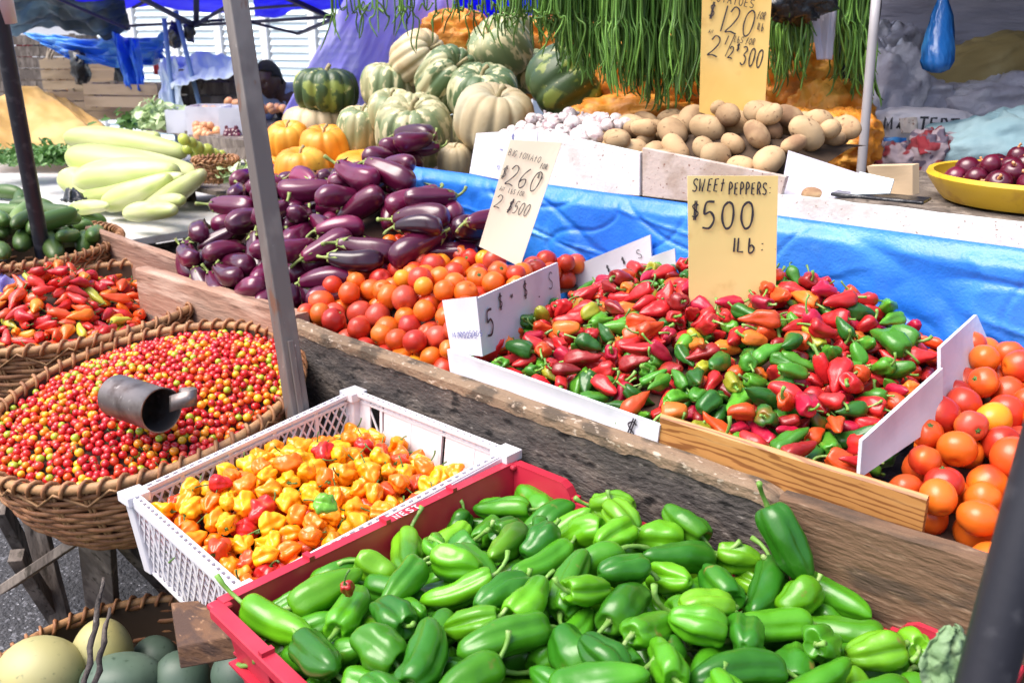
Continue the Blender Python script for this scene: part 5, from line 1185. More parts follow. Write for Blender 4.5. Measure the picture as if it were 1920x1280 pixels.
for i in range(16):
    x = R.uniform(420, 448); y = 256-(i//4)*8+R.uniform(-2,2); d = 4.84+.03*(i//4)
    spawn(oni2, 'onion', fullm(rotm(R.random()*6, R.gauss(1.2,.5), 0), at(x, y, d=d), 8*d/F*R.uniform(.85,1.1)), None, 'purple onion %s of the box beside the brown post' % ('low at the front' if y > 242 else 'near the top'), 'onion', 'purple onions in the white box', stem=False)
for i in range(22):
    x = R.gauss(440, 18) if i < 12 else R.gauss(508, 14); y = 198-abs(R.gauss(0,5)) if i < 12 else 204+R.uniform(-4,3); d = 5.3+R.uniform(-.12,.12)
    spawn(oni, 'onion', fullm(rotm(R.random()*6, 1.2, 0), at(x, y, d=d), 8*d/F), None, 'brown onion of the small pile %s the brown post' % ('behind' if i < 12 else 'right of'), 'onion', 'loose brown onions', stem=False)
# crates behind: pallet wood
def pcrate(x, y, d, w_, h_, dp, rz, m, label, nsl=4, name='wooden_crate'):
    root = empty(name, at(x, y, d=d), (0,0,rz)); tag(root, label, 'crate')
    for s in (-1, 1):
        for k in range(nsl):
            mb = MB(); mb.box((0, s*dp/2, (k+.5)*h_/nsl), (w_, .015, h_/nsl*.84), (0,0,R.uniform(-.01,.01))); mb.build('slat', m, root)
            mb = MB(); mb.box((s*(w_/2-.009), 0, (k+.5)*h_/nsl), (.015, dp-.034, h_/nsl*.84)); mb.build('slat', m, root)
        for q in (-1, 1):
            mb = MB(); mb.box((s*(w_/2-.045), q*(dp/2-.028), h_/2), (.035, .035, h_*1.02)); mb.build('corner_post', m, root)
    return root
HEAD = math.atan2(RV, RU)
pcrate(180, 185, 7.2, .62, .30, .4, HEAD+.15, MT['pale_wood'], 'slatted wooden crate lying left, below the blue tarp')
pcrate(225, 222, 6.6, .85, .20, .4, HEAD+.05, MT['pale_wood'], 'long low wooden crate behind the cabbage', 3)
pcrate(255, 200, 6.3, .55, .16, .3, HEAD-.2, MT['pale_wood'], 'small crate leaning in front of the long low crate', 2)
pcrate(60, 190, 8.0, 1.1, .55, .4, HEAD, MT['grey_wood'], 'grey crate stack at the far left under red clothes', 6)
pcrate(420, 200, 5.9, .42, .24, .3, HEAD, MT['grey_wood'], 'grey slatted crate seen left of the brown post', 3)
# hoop of rope
rp = MB()
for k in range(12):
    c = at(118+R.uniform(-4,4), 142+R.uniform(-3,3), d=7.0); a0_ = R.uniform(0,6)
    rp.tube([c+RGT*(.10*math.cos(2*PI*t/20+a0_)*(1+.04*k/3))+Vector((0,0,.19*math.sin(2*PI*t/20+a0_)*(1+.02*k))) + FWD*R.uniform(-.01,.01) for t in range(21)], .006, 5, cap=False)
tag(rp.build('rope_coil', MT['rope'], smooth=True), 'coil of pale rope hanging left, below the dark canopy', 'rope')

# cloths and tarps (sheets with real folds)
def cloth(name, P, m, label, cat, amp=.04, fr=6, nu=50, nv=36, seed=0, sag=0, th=.003, vert=True, rag=0, kind=None, parent=None):
    """P: 4 corners tl, tr, br, bl"""
    tl, tr, br, bl = map(Vector, P); N = (br-bl).cross(tl-bl).normalized(); mb = MB()
    def f(i, j):
        p = bl.lerp(br, i).lerp(tl.lerp(tr, i), j); e = fbm(i*fr+seed*3, j*(fr*.35 if vert else fr), seed, 3)*amp + amp*.5*math.sin(i*fr*2.2+seed+1.5*fbm(i*2,j*2,seed))
        p = p+N*e+Vector((0,0,-sag*4*i*(1-i)))
        if rag and j < .3: p.z += rag*fbm(i*9, seed, 3)*(1-j/.3)
        return p
    mb.grid(f, nu, nv); o = mb.build(name, m, parent, smooth=True, solid=th)
    if label: tag(o, label, cat, kind=kind)
    return o
cloth('yellow_tarp', [at(-60,185,d=5.8), at(70,160,d=6.2), at(215,285,d=5.2), at(-70,280,d=5.2)], MT['tarp_yellow'], 'yellow tarpaulin draped over goods at the left edge', 'tarpaulin', .035, 2.6, seed=2, vert=False)
cloth('yellow_tarp', [at(66,162,d=6.25), at(120,185,d=6.4), at(222,262,d=5.6), at(150,280,d=5.2)], MT['tarp_yellow'], 'fold of yellow tarpaulin reaching toward the gourds', 'tarpaulin', .025, 2.2, seed=3, vert=False)
cloth('blue_tarp', [at(28,55,d=6.8), at(315,62,d=6.3), at(308,110,d=6.3), at(130,112,d=6.6)], MT['tarp_blue_far'], 'bright blue tarpaulin sagging below the dark canopy', 'tarpaulin', .07, 7, seed=4, sag=.05, vert=False)
cloth('blue_tarp', [at(205,60,d=6.1), at(262,78,d=6.1), at(272,172,d=6.1), at(232,160,d=6.1)], MT['tarp_blue_far'], 'hanging tail of blue tarpaulin above the crates', 'tarpaulin', .06, 5, seed=5, rag=.05)
cloth('dark_canopy', [at(-40,-10,d=5.6), at(230,-6,d=6.0), at(245,62,d=6.4), at(-30,58,d=6.4)], MT['tarp_dark'], 'dark blue patched canopy sheet at the top left corner', 'canopy', .07, 5, seed=6, vert=False)
cloth('blue_canopy', [at(60,-60,d=5.2), at(440,-60,d=4.8), at(432,22,d=6.2), at(105,16,d=6.6)], MT['canopy_blue'], 'deep blue canopy along the top, left of the brown post', 'canopy', .04, 3, seed=7, vert=False)
cloth('blue_canopy', [at(470,-60,d=4.2), at(760,-60,d=3.8), at(690,18,d=5.0), at(478,26,d=5.6)], MT['canopy_blue'], 'deep blue canopy just right of the brown post', 'canopy', .03, 3, seed=8, vert=False)
cloth('blue_canopy', [at(640,-60,d=4.6), at(1040,-60,d=4.2), at(1010,62,d=4.9), at(640,48,d=5.2)], MT['canopy_blue'], 'violet-blue canopy sheet behind the hanging beans and pumpkins', 'canopy', .05, 4, seed=9, vert=False)
cloth('white_tarp', [at(320,108,d=6.0), at(440,100,d=5.7), at(438,140,d=5.3), at(320,165,d=5.5)], MT['tarp_white'], 'white tarpaulin over the stall left of the brown post', 'tarpaulin', .04, 4, seed=10)
cloth('white_tarp', [at(296,120,d=5.9), at(335,110,d=5.8), at(352,215,d=5.6), at(300,215,d=5.7)], MT['tarp_white'], 'pale cloth hanging by the blue poles', 'tarpaulin', .05, 4, seed=11)
cloth('lilac_film', [at(655,-20,d=3.9), at(770,-20,d=3.9), at(700,190,d=4.2), at(530,215,d=4.3)], MT['film'], 'sheet of lilac translucent plastic hanging behind the pumpkins', 'plastic sheet', .03, 5, seed=12)
cloth('lilac_film', [at(700,-20,d=4.2), at(860,-20,d=4.2), at(800,150,d=4.4), at(660,190,d=4.4)], MT['film'], 'second plastic sheet, paler, behind the top left pumpkins', 'plastic sheet', .03, 5, seed=13)
# clothes on a line
for x0, x1, y1, m, lb in ((30,44,108,'red_cloth','red garment furthest left on the line'),(45,60,112,'red_cloth','second red garment on the line'),(63,84,106,'dark_cloth','dark garment on the line right of the red ones'),(288,300,140,'red_cloth','red cloth hanging beside the blue tarpaulin')):
    cloth('garment', [at(x0,75,d=8.2), at(x1,77,d=8.2), at(x1,y1,d=8.2), at(x0,y1,d=8.2)], MT[m], lb, 'garment', .03, 5, 12, 12, seed=x0)
# canopy frame bars
fr_ = empty('folding_canopy', at(350, 40, d=5.5)); tag(fr_, 'dark folding frame of the blue canopies along the top', 'canopy frame')
for (x0,y0,d0,x1,y1,d1,w_) in [(100,-5,5.6,240,55,5.9,.022),(250,-10,5.0,365,48,5.6,.026),(365,48,5.6,620,32,5.0,.022),(230,50,5.9,420,38,5.5,.02),(368,-20,5.4,368,50,5.6,.03),(360,50,5.6,430,10,5.3,.018),(470,42,5.3,560,64,5.5,.018),(558,64,5.5,640,30,4.6,.02),(520,-12,4.4,640,42,4.8,.026),(250,15,5.8,300,-12,5.5,.016),(420,20,5.4,560,10,5.0,.018)]:
    mb = MB(); mb.bar(at(x0,y0,d=d0), at(x1,y1,d=d1), w_, w_*.8); attach(mb.build('bar', MT['metal_frame']), fr_)
for (x0,x1,y0,lb) in ((313,326,85,'thin blue pole at the left of the pair'),(342,376,70,'thin blue pole at the right of the pair, leaning')):
    a = at(x0, y0, d=5.5); b = at(x1, 205, d=5.6); dd = (b-a).normalized(); g_ = a-dd*(a.z/dd.z); mb = MB(); mb.tube([g_, a-dd*.15], .014, 10); tag(mb.build('thin_pole', MT['blue_pole'], smooth=True), lb, 'pole')
for x, y, s_, lb in ((328,68,.07,'left black plastic bag tied to the canopy frame'),(355,60,.06,'right black plastic bag tied to the canopy frame'),(228,150,.09,'black bag hanging below the blue tarpaulin'),(150,128,.12,'black bundle hanging beside the rope coil')):
    vs, fs = ico(3); mb = MB(); c = at(x, y, d=5.6 if x > 300 else 6.6)
    mb.add([c+Vector((v[0]*s_*.7, v[1]*s_*.5, v[2]*s_))*(1+.4*fbm(*(v*2+x), 3)) for v in vs], [tuple(map(int, f)) for f in fs]); tag(mb.build('plastic_bag', MT['plastic_black'], smooth=True), lb, 'plastic bag')

# louvred building
bl = empty('louvred_building', at(500, 120, d=12)); tag(bl, 'pale building with louvred metal panels across the street', 'building')
C0 = at(180, 70, d=13.0); C1 = at(1000, 70, d=10.5); X = (C1-C0); X.z = 0; L_ = X.length; X.normalize(); Nn = Vector((X.y, -X.x, 0)); C0.z = 0
if Nn.dot(Vector((0,0,0))-C0) < 0: Nn = -Nn
mb = MB(); P = [C0, C0+X*L_, C0+X*L_-Nn*3, C0-Nn*3]; mb.hexa(P, [p+Vector((0,0,3.2)) for p in P]); attach(mb.build('wall', MT['wall_white']), bl)
nb2 = 9
for k in range(nb2):
    s0 = L_/nb2*k+.08; s1 = L_/nb2*(k+1)-.08; mb = MB(); z = .1
    while z < 3.1:
        a = C0+X*s0+Nn*.02+Vector((0,0,z)); b = C0+X*s1+Nn*.02+Vector((0,0,z))
        mb.add([a+Nn*.05, b+Nn*.05, b+Vector((0,0,.086)), a+Vector((0,0,.086))], [(0,1,2,3)]); mb.add([a+Nn*.05, b+Nn*.05, b+Nn*.02, a+Nn*.02], [(3,2,1,0)]); z += .09
    attach(mb.build('louvre_panel', MT['louvre']), bl)
    mb = MB(); p = C0+X*(L_/nb2*k); mb.box(p+Nn*.04+Vector((0,0,1.6)), (.10,.10,3.2), Matrix.Rotation(math.atan2(X.y,X.x), 3, 'Z')); attach(mb.build('pilaster', MT['wall_white']), bl)
sh = empty('far_shop', (-13.6, 4.0, 0), (0,0,HEAD)); tag(sh, 'pale shed behind the clothes at the far left', 'building')
mb = MB(); mb.box((-1.5, 3.0, 1.3), (9, 2.5, 2.6)); mb.build('wall', MT['wall_white'], sh)
mb = MB(); mb.box((-1.5, 2.9, 2.65), (9.5, 3.1, .06), (.05,0,0)); mb.build('roof', MT['louvre'], sh)
mb = MB(); mb.box((-3.2, 1.735, .95), (.9, .03, 1.9)); mb.build('door', MT['grey_wood'], sh)

# ---------------------------------------------------------------- the man behind the boxes
def person():
    hd = at(503, 151, d=5.6); bk_ = Vector((-RV, RU, 0)); fw = -bk_; lft = -RGT
    look = (fw*.93+lft*.30+Vector((0,0,-.22))).normalized(); side = look.cross(Vector((0,0,1))).normalized(); upv = side.cross(look)
    chest = at(550, 186, d=5.80); hip = at(600, 262, d=5.98); nk = at(521, 176, d=5.70)
    V = [hip, hip.lerp(chest,.5), chest, nk, hd-look*.02]; Rr = [.14,.135,.14,.056,.058]; E = [(0,1),(1,2),(2,3),(3,4)]
    def chain(start, pts):
        k = start
        for p, r_ in pts: V.append(p); Rr.append(r_); E.append((k, len(V)-1)); k = len(V)-1
        return k
    sh = [chest+lft*.15+fw*.05+Vector((0,0,.02)), chest+RGT*.15+Vector((0,0,.03))]; arms = []
    for sh_, sgn in zip(sh, (-1, 1)):
        el = sh_+fw*.08+Vector((0,0,-.25))+RGT*sgn*.06; wr_ = el+fw*.22+Vector((0,0,.02)); pl = wr_+fw*.06; arms.append((sh_, el))
        k = chain(2, [(sh_,.062),(el,.040),(wr_,.026),(pl,.030)])
        for q in range(5):
            b_ = pl+RGT*(q-2)*.018+fw*.03; chain(k, [(b_,.009),(b_+fw*(.045-.006*abs(q-2))-Vector((0,0,.012)),.008),(b_+fw*(.065-.01*abs(q-2))-Vector((0,0,.03)),.007)])
    for sgn in (-1, 1):
        hp2 = hip+RGT*sgn*.10; kn = hp2+fw*.10+Vector((0,0,-.42)); an = Vector((kn.x, kn.y, .07))+bk_*.06; chain(0, [(hp2,.095),(kn,.06),(an,.04),(an+fw*.14-Vector((0,0,.04)),.035)])
    def skinned(name, V, E, Rr, m):
        me = bpy.data.meshes.new(name); me.from_pydata([tuple(v) for v in V], E, []); o = bpy.data.objects.new(name, me); COL.objects.link(o)
        md = o.modifiers.new('skin', 'SKIN'); md.use_smooth_shade = True
        for i, r_ in enumerate(Rr): me.skin_vertices[0].data[i].radius = (r_, r_); me.skin_vertices[0].data[i].use_root = (i == 0)
        q = o.modifiers.new('sub', 'SUBSURF'); q.levels = q.render_levels = 2
        dg = bpy.context.evaluated_depsgraph_get(); em = bpy.data.meshes.new_from_object(o.evaluated_get(dg)); bpy.data.objects.remove(o)
        vs = [v.co.copy() for v in em.vertices]; fs = [tuple(p.vertices) for p in em.polygons]; bpy.data.meshes.remove(em); return vs, fs
    vs, fs = skinned('body', V, E, Rr, None)
    hv, hf = ico(5); g = lambda x, c, w_: math.exp(-((x-c)/w_)**2); head = []
    for v in hv:
        x, y, z = map(float, v); r_ = 1.0
        X_ = x*.070*(1-.34*max(0,-z)**1.6); Y_ = y*(.092 if y < 0 else .086)*(1-.10*max(0,-z)); Z_ = z*.110
        if y > 0:
            ax = abs(x); Y_ += .005*g(z,.20,.12)*g(ax,.3,.4) - .011*g(ax,.36,.17)*g(z,.04,.12) + .020*g(x,0,.12)*g(z,-.17,.14) + .009*g(x,0,.10)*g(z,.0,.16) + .007*g(ax,.17,.09)*g(z,-.22,.07)
            Y_ += .008*g(x,0,.30)*g(z,-.47,.07) + .008*g(x,0,.26)*g(z,-.60,.06) - .005*g(x,0,.33)*g(z,-.535,.025) + .008*g(x,0,.25)*g(z,-.85,.12) + .004*g(ax,.55,.2)*g(z,-.12,.15)
        e = g(y,-.08,.14)*g(z,-.02,.22)*(1 if abs(x) > .6 else 0); X_ += math.copysign(.014*e, x)
        head.append(hd+side*X_+look*Y_+upv*Z_)
    mb = MB(); mb.add(vs, fs); mb.add(head, [tuple(map(int, f)) for f in hf]); o = mb.build('person', MT['person_skin'], smooth=True)
    tag(o, 'man in a grey-blue shirt leaning forward behind the onion boxes', 'person')
    hm = MB(); keep = []; ok = []
    for v in hv:
        x, y, z = map(float, v); ok.append(z > .42+.25*max(0,y)-.95*max(0,-y)-.25*(abs(x) > .75) and z > -.55)
        keep.append(hd+side*x*.077+look*y*(.100 if y < 0 else .090)+upv*z*.117+Vector((0,0,1))*.004*fbm(x*14,y*14,z*14,2))
    hm.add(keep, [tuple(map(int, f)) for f in hf if all(ok[k] for k in f)]); hm.build('hair', MT['person_hair'], o, smooth=True, solid=.008)
    for sg in (-1, 1):
        for nm, rr_, m_, dy in (('eye', .0105, 'eye_white', .0), ('pupil', .0058, 'ink', .0062)):
            mb = MB(); e = hd+look*(.0635+dy)+side*sg*.026+upv*.006; mb.add([e+(side*float(v[0])+look*float(v[1])+upv*float(v[2])*.75)*rr_ for v in ico(2)[0]], [tuple(map(int,f)) for f in ico(2)[1]]); mb.build(nm, MT[m_], o, smooth=True)
    V2 = [hip, hip.lerp(chest,.5), chest, chest.lerp(nk,.72), sh[0], sh[0].lerp(arms[0][1],.6), sh[1], sh[1].lerp(arms[1][1],.6)]
    vs, fs = skinned('s', V2, [(0,1),(1,2),(2,3),(2,4),(4,5),(2,6),(6,7)], [.165,.16,.172,.088,.088,.065,.088,.065], None)
    mb = MB(); mb.add([v+Vector((0,0,1))*.006*fbm(v.x*14,v.y*14,v.z*14,2) for v in vs], fs); mb.build('shirt', MT['person_shirt'], o, smooth=True)
    return o
person()

# ---------------------------------------------------------------- hanging long beans
def bunch(x0, x1, ytop, ylo, yhi, d, n, label, seed, rad=.0034, spread=.05):
    q = random.Random(seed); ra = at(x0, ytop, d=d); rb_ = at(x1, ytop, d=d); zt = CAMZ+.50
    root = empty('bean_bunch', ((ra.x+rb_.x)/2, (ra.y+rb_.y)/2, zt)); tag(root, label, 'bean bunch', 'bunches of long green beans hanging at the top')
    for i in range(n):
        s = q.random(); dd = d+q.gauss(0, spread); p0 = at(x0+(x1-x0)*s, 0, d=dd); xe = x0+(x1-x0)*s+q.gauss(0, 9); pe = at(xe, q.uniform(ylo, yhi), d=dd+.04)
        top = Vector((p0.x, p0.y, zt)); P_ = [top, p0+RGT*q.gauss(0,.006)]
        mid = p0.lerp(pe, .5)+RGT*q.gauss(0,.014)+FWD*q.gauss(0,.014); P_ += [mid, pe]
        if q.random() < .35: P_.append(pe+RGT*q.gauss(0,.012)+Vector((0,0,-.035)))
        c_ = catmull(P_, 16); mb = MB(); mb.tube(c_, [rad*(.9 if k < 14 else (.8, .6, .35)[min(k-14, 2)])*(1+.08*math.sin(k*1.7+i)) for k in range(17)], 6)
        b_ = mb.build('bean', MT['bean_green'], smooth=True); attach(b_, root)
    mb = MB(); mb.bar(ra+Vector((0,0,zt-ra.z)), rb_+Vector((0,0,zt-rb_.z)), .012, .012); attach(mb.build('tie', MT['rope']), root)
BN = [(1008,1055,35,85,70,'dense bunch furthest left in the thick curtain of long beans'),(1050,1092,60,120,95,'second bunch from the left in the thick curtain of long beans'),(1090,1132,85,145,98,'third bunch from the left in the thick curtain of long beans'),
      (1130,1172,95,160,98,'middle bunch of the thick bean curtain, above the potatoes'),(1170,1212,100,175,98,'fifth bunch from the left in the thick bean curtain'),(1210,1252,110,190,98,'sixth bunch from the left in the thick bean curtain'),(1250,1285,110,185,90,'bunch second from the tall orange-yellow card'),(1280,1316,100,175,90,'bunch of long beans just left of the tall orange-yellow card'),
      (1440,1478,70,165,70,'bunch of long beans touching the right of the tall card'),(1476,1516,60,150,70,'bunch of long beans under the black bag'),
      (1572,1604,60,160,80,'bunch of long beans just right of the grey plastic strip'),(1604,1636,70,180,80,'bunch of long beans touching the thin whitish pole'),(905,1008,15,70,40,'sparse short bunch above the top pumpkin'),(700,905,5,80,34,'loose long beans above the pumpkins'),(612,700,5,78,14,'few stray long beans furthest left')]
for i, (x0, x1, lo, hi, n, lb) in enumerate(BN): bunch(x0, x1, 0, lo, hi, 2.75+.05*(i % 3) if x0 > 890 else 3.0, n, lb, i, rad=.0029)
mb = MB(); a = at(560, -250, d=2.9); b = at(1700, -250, d=2.6); a.z = b.z = CAMZ+.515; mb.tube([a, b], .012, 10); tag(mb.build('hanging_rail', MT['grey_wood']), 'rail above the picture carrying the long beans', 'rail')
# black bag and hanging white cloth
vs, fs = ico(4); c = at(1500, 2, d=2.66); mb = MB(); mb.add([c+(RGT*v[0]*.095+FWD*v[1]*.06+Vector((0,0,v[2]*.062)))*(1+.45*fbm(*(v*2.4), 3)) for v in vs], [tuple(map(int, f)) for f in fs])
tag(mb.build('plastic_bag', MT['plastic_black'], smooth=True), 'crumpled black plastic bag at the top right of the tall card', 'plastic bag')
cloth('white_plastic', [at(1512,-40,d=2.72), at(1575,-40,d=2.72), at(1560,112,d=2.76), at(1532,112,d=2.76)], MT['plastic_cloth'], 'pale grey plastic strip hanging between the black bag and beans', 'plastic sheet', .008, 3, seed=3)
# dark thing behind those beans
cloth('dark_sheet', [at(1560,-40,d=3.1), at(1660,-40,d=3.1), at(1632,180,d=3.1), at(1578,185,d=3.1)], MT['plastic_black'], 'dark sheet behind the beans beside the thin whitish pole', 'plastic sheet', .02, 4, seed=15)

# ---------------------------------------------------------------- sacks
def sack(name, c, sx, sy, sz, m, label, cat='sack', seed=0, rot=(0,0,0), lump=.10, fold=.04, crease=.05, pw=.75, n=5, ns=72, lf=2.2):
    mb = MB(); nr = 44; vs = []
    def se(x, p): return math.copysign(abs(x)**p, x)
    for i in range(nr+1):
        ph = -PI/2+PI*i/nr
        for k in range(ns):
            a = 2*PI*k/ns; v = Vector((se(math.cos(ph),pw)*se(math.cos(a),pw), se(math.cos(ph),pw)*se(math.sin(a),pw), se(math.sin(ph),pw)))
            e = 1+(lump*fbm(v.x*lf+seed, v.y*lf, v.z*lf, 3) if name != 'net_bag' else lump*(.35-1.5*abs(fbm(v.x*lf+seed, v.y*lf, v.z*lf, 1))))-(crease*(1-min(1, 5*abs(fbm(v.x*2.6+seed*2, v.y*2.6, v.z*4, 2)))) if crease else 0)+fold*math.sin(a*7+4*fbm(v.x*2,v.y*2,v.z*2+seed,2))*abs(v.z)
            vs.append((v.x*sx*e, v.y*sy*e, v.z*sz*e))
    fs = [(i*ns+k, i*ns+(k+1) % ns, (i+1)*ns+(k+1) % ns, (i+1)*ns+k) for i in range(nr) for k in range(ns)]
    mb.add(vs, fs); o = mb.build(name, m, smooth=True); o.location = c; o.rotation_euler = rot; tag(o, label, cat); return o
for x, y, d, sx, sz, lb in [(855,85,4.3,.17,.15,'orange net bag of onions behind the top left pumpkins'),(1010,110,4.2,.22,.17,'orange net bag behind the top pumpkin'),(1075,75,4.3,.2,.16,'orange net bag behind the left end of the bean curtain'),
      (1200,165,3.35,.20,.15,'orange net bag behind the bean curtain above the potatoes'),(1285,150,3.4,.16,.16,'orange net bag left of the tall card'),(1480,180,3.15,.15,.16,'orange net bag right of the tall card under the beans'),(1545,230,3.05,.14,.13,'brownish orange net bag beside the thin whitish pole'),(1500,265,2.85,.15,.09,'low orange net bag behind the right potatoes'),(1575,270,2.85,.10,.10,'small orange net bag touching the thin whitish pole'),(1190,250,3.2,.25,.12,'orange net bag low behind the potatoes')]:
    sack('net_bag', at(x, y, d=d), sx, .15, sz, MT['mesh_bag'], lb, 'net bag', seed=x*.1, lump=.30, lf=3.0, fold=.02, crease=0, rot=(0,0,HEAD))
sack('sack', at(1812,140,d=3.6), .30, .14, .115, MT['sack_olive'], 'long olive sack lying on the pale sacks', seed=3, rot=(0,-.30,HEAD), lump=.12, pw=.7)
sack('sack', at(1875,205,d=3.5), .26, .16, .12, MT['sack_grey'], 'pale grey woven sack under the olive one', seed=5, rot=(0,-.1,HEAD), lump=.2)
sack('sack', at(1725,195,d=3.55), .17, .14, .10, MT['sack_grey'], 'grey bundled sack between the olive sack and the thin pole', seed=6, rot=(0,.2,HEAD), lump=.25)
sack('sack', at(1660,190,d=3.5), .13, .12, .20, MT['sack_grey'], 'upright grey sack just behind the thin whitish pole', seed=7, rot=(0,.1,HEAD), lump=.25)
sack('sack', at(1655,130,d=4.0), .16, .12, .18, MT['sack_grey'], 'upper grey sack behind the thin whitish pole', seed=17, rot=(0,.1,HEAD), lump=.25)
sack('sack', at(1875,290,d=2.95), .27, .2, .13, MT['sack_teal'], 'teal cloth covered sack behind the yellow basin', seed=8, rot=(0,-.12,HEAD), lump=.12, pw=.85)
ms = sack('sack', at(1725,250,d=3.2), .17, .10, .085, MT['sack_print'], 'white printed sack with dark capital letters under the olive sack', seed=9, rot=(0,.02,HEAD), lump=.05, fold=0, pw=.5)
lt = MB(); Xd = RGT; Yd = Vector((-RV*.1, RU*.1, .99)).normalized()
def wl(t, x, y, h, d): write(t, at(x, y, d=d), (RGT+Vector((0,0,-.06))).normalized(), Vector((0,0,1)), h, .0068, lt, adv=.86, wide=.72, block=True)
wl('M', 1656, 242, .038, 3.075); wl('A', 1681, 241, .018, 3.075); wl('TERT', 1722, 243, .040, 3.07)
o = lt.build('lettering', MT['ink'], None, solid=.002); ms_inv = ms; o.parent = ms; o.matrix_parent_inverse = Matrix.LocRotScale(ms.location, ms.rotation_euler, None).inverted()
cloth('sack_flap', [at(1686,222,d=3.05), at(1720,220,d=3.04), at(1722,250,d=3.04), at(1690,250,d=3.05)], MT['pinkish_paint'], 'beige flap folded over the middle of the lettered sack', 'flap', .006, 3, 12, 12, seed=4)
cloth('blue_packet', [at(1656,258,d=3.0), at(1700,258,d=3.0), at(1700,284,d=3.0), at(1664,284,d=3.0)], MT['plastic_blue'], 'small bright blue packet below the lettered sack', 'packet', .006, 3, 12, 12, seed=5)
sack('sack', at(1680,310,d=2.95), .085, .08, .07, MT['cloth_pattern'], 'patterned cloth bundle behind the leaning white card', 'bundle', seed=10, lump=.25)
sack('sack', at(1742,305,d=2.9), .075, .08, .10, MT['cloth_pattern'], 'maroon checked bundle left of the teal sack', 'bundle', seed=11, lump=.2)
cloth('red_cloth', [at(1718,256,d=2.84), at(1775,256,d=2.84), at(1782,285,d=2.82), at(1725,290,d=2.82)], MT['red_cloth'], 'dark red cloth on the checked bundle', 'cloth', .01, 4, 14, 14, seed=6)
# blue hanging bag
hb_ = empty('hanging_bag', at(1770, -30, d=2.85)); tag(hb_, 'translucent blue plastic bag hanging in front of the olive sack', 'plastic bag')
mb = MB(); ns = 28; rows = []
for (x, y, wd, dp_) in [(1768,-40,6,4),(1768,0,9,6),(1766,30,19,10),(1763,60,23,14),(1760,90,28,20),(1757,115,28,24),(1756,130,22,18),(1756,137,8,6)]:
    c = at(x, y, d=2.85); rows.append([c+RGT*(wd*2.85/F*math.cos(2*PI*k/ns)*(1+.20*math.sin(k*2.2+y*.03)))+Vector((-RV,RU,0))*(dp_*2.85/F*math.sin(2*PI*k/ns)) for k in range(ns)])
mb.add([p for r in rows for p in r], [(i*ns+k, i*ns+(k+1) % ns, (i+1)*ns+(k+1) % ns, (i+1)*ns+k) for i in range(len(rows)-1) for k in range(ns)]); attach(mb.build('bag_film', MT['plastic_blue'], smooth=True), hb_)
# back curtain of right stall; unseen roof and side tarps added to darken it
cloth('grey_tarp', [(-1.9,4.45,2.45), (2.2,3.6,2.45), (2.2,3.6,.4), (-1.9,4.45,.4)], MT['tarp_grey'], 'grey plastic sheet hanging as the back wall of the right stall', 'tarpaulin', .06, 9, 90, 60, seed=16, vert=False)
cloth('unseen_roof_tarp', [(-2.2,4.6,2.50), (2.6,4.0,2.50), (2.6,2.75,2.38), (-2.2,2.75,2.38)], MT['tarp_grey'], 'unseen tarpaulin roof added to darken the rear shelf and sacks', 'tarpaulin', .05, 6, 60, 40, seed=17)
cloth('unseen_side_tarp', [(1.75,3.0,2.2), (1.75,4.0,2.2), (1.75,4.0,.6), (1.75,3.0,.6)], MT['tarp_grey'], 'unseen grey plastic side sheet added to darken the right stall', 'tarpaulin', .05, 6, 40, 40, seed=18)
sack('sack', at(1890,40,d=4.0), .17, .14, .13, MT['pink_board'], 'brown and pink bundle at the top right corner', 'bundle', seed=12, lump=.25)
bt = empty('market_table', (.6, 3.2, 0)); tag(bt, 'low table under the sacks behind the basin', 'table')
mb = MB(); mb.box((.1, 3.15, 1.05), (2.5, 1.2, .03)); attach(mb.build('tabletop', MT['grey_wood']), bt)
for x, y in ((-1.05,2.65),(1.25,2.65),(-1.05,3.65),(1.25,3.65)):
    mb = MB(); mb.box((x, y, .517), (.06,.06,1.034)); attach(mb.build('leg', MT['grey_wood']), bt)
# yellow basin with red onions
bc = at(1880, 345, d=2.30); bc = Vector((bc.x+.075, bc.y+.03, 1.318)); R_ = .25; prof = [(0,-.050),(.80*R_,-.050),(.90*R_,-.03),(.955*R_,-.012),(.965*R_,-.006),(.97*R_,.012),(1.02*R_,.014),(1.035*R_,.004),(1.02*R_,-.004),(.985*R_,-.016),(.92*R_,-.038),(.86*R_,-.055),(0,-.055)]
mb = MB(); n = 72; vs = [(q*math.cos(2*PI*k/n), q*math.sin(2*PI*k/n), z) for q, z in prof for k in range(n)]
mb.add(vs, [(i*n+k, i*n+(k+1) % n, (i+1)*n+(k+1) % n, (i+1)*n+k) for i in range(len(prof)-1) for k in range(n)]); o = mb.build('yellow_basin', MT['basin_yellow'], smooth=True); o.location = bc; o.data.set_sharp_from_angle(angle=.7)
tag(o, 'wide yellow plastic basin of red onions on the ledge at the right', 'basin')
ron = [proto_round(1300+k, .030, 'red_onion_skin', .92, wr=.05, nr=12, ns=18, name='onion', stem=(.4,.13,'brown_onion_skin',0)) for k in range(3)]
tO = lambda u, v: bc.z+.020+.045*max(0, 1-((u-bc.x)**2+(v-bc.y)**2)/(R_*.9)**2)
ho = Heap(bc.x-R_, bc.x+R_, bc.y-R_, bc.y+R_, lambda u, v: tO(u, v)-.060, tO, mask=lambda u, v: (u-bc.x)**2+(v-bc.y)**2 < (R_*.90)**2, seed=71)
mound('onion_shade_fill', tO, bc.x-R_, bc.x+R_, bc.y-R_, bc.y+R_, MT['painted_shade'], .06, 'filler sheet painted dark as shade under the red onions', 'onions', n=20, mask=lambda u, v: (u-bc.x)**2+(v-bc.y)**2 < (R_*.8)**2)
marks = [(1790,340,'at the left rim'),(1850,320,'at the top of the pile'),(1890,350,'at the front')]
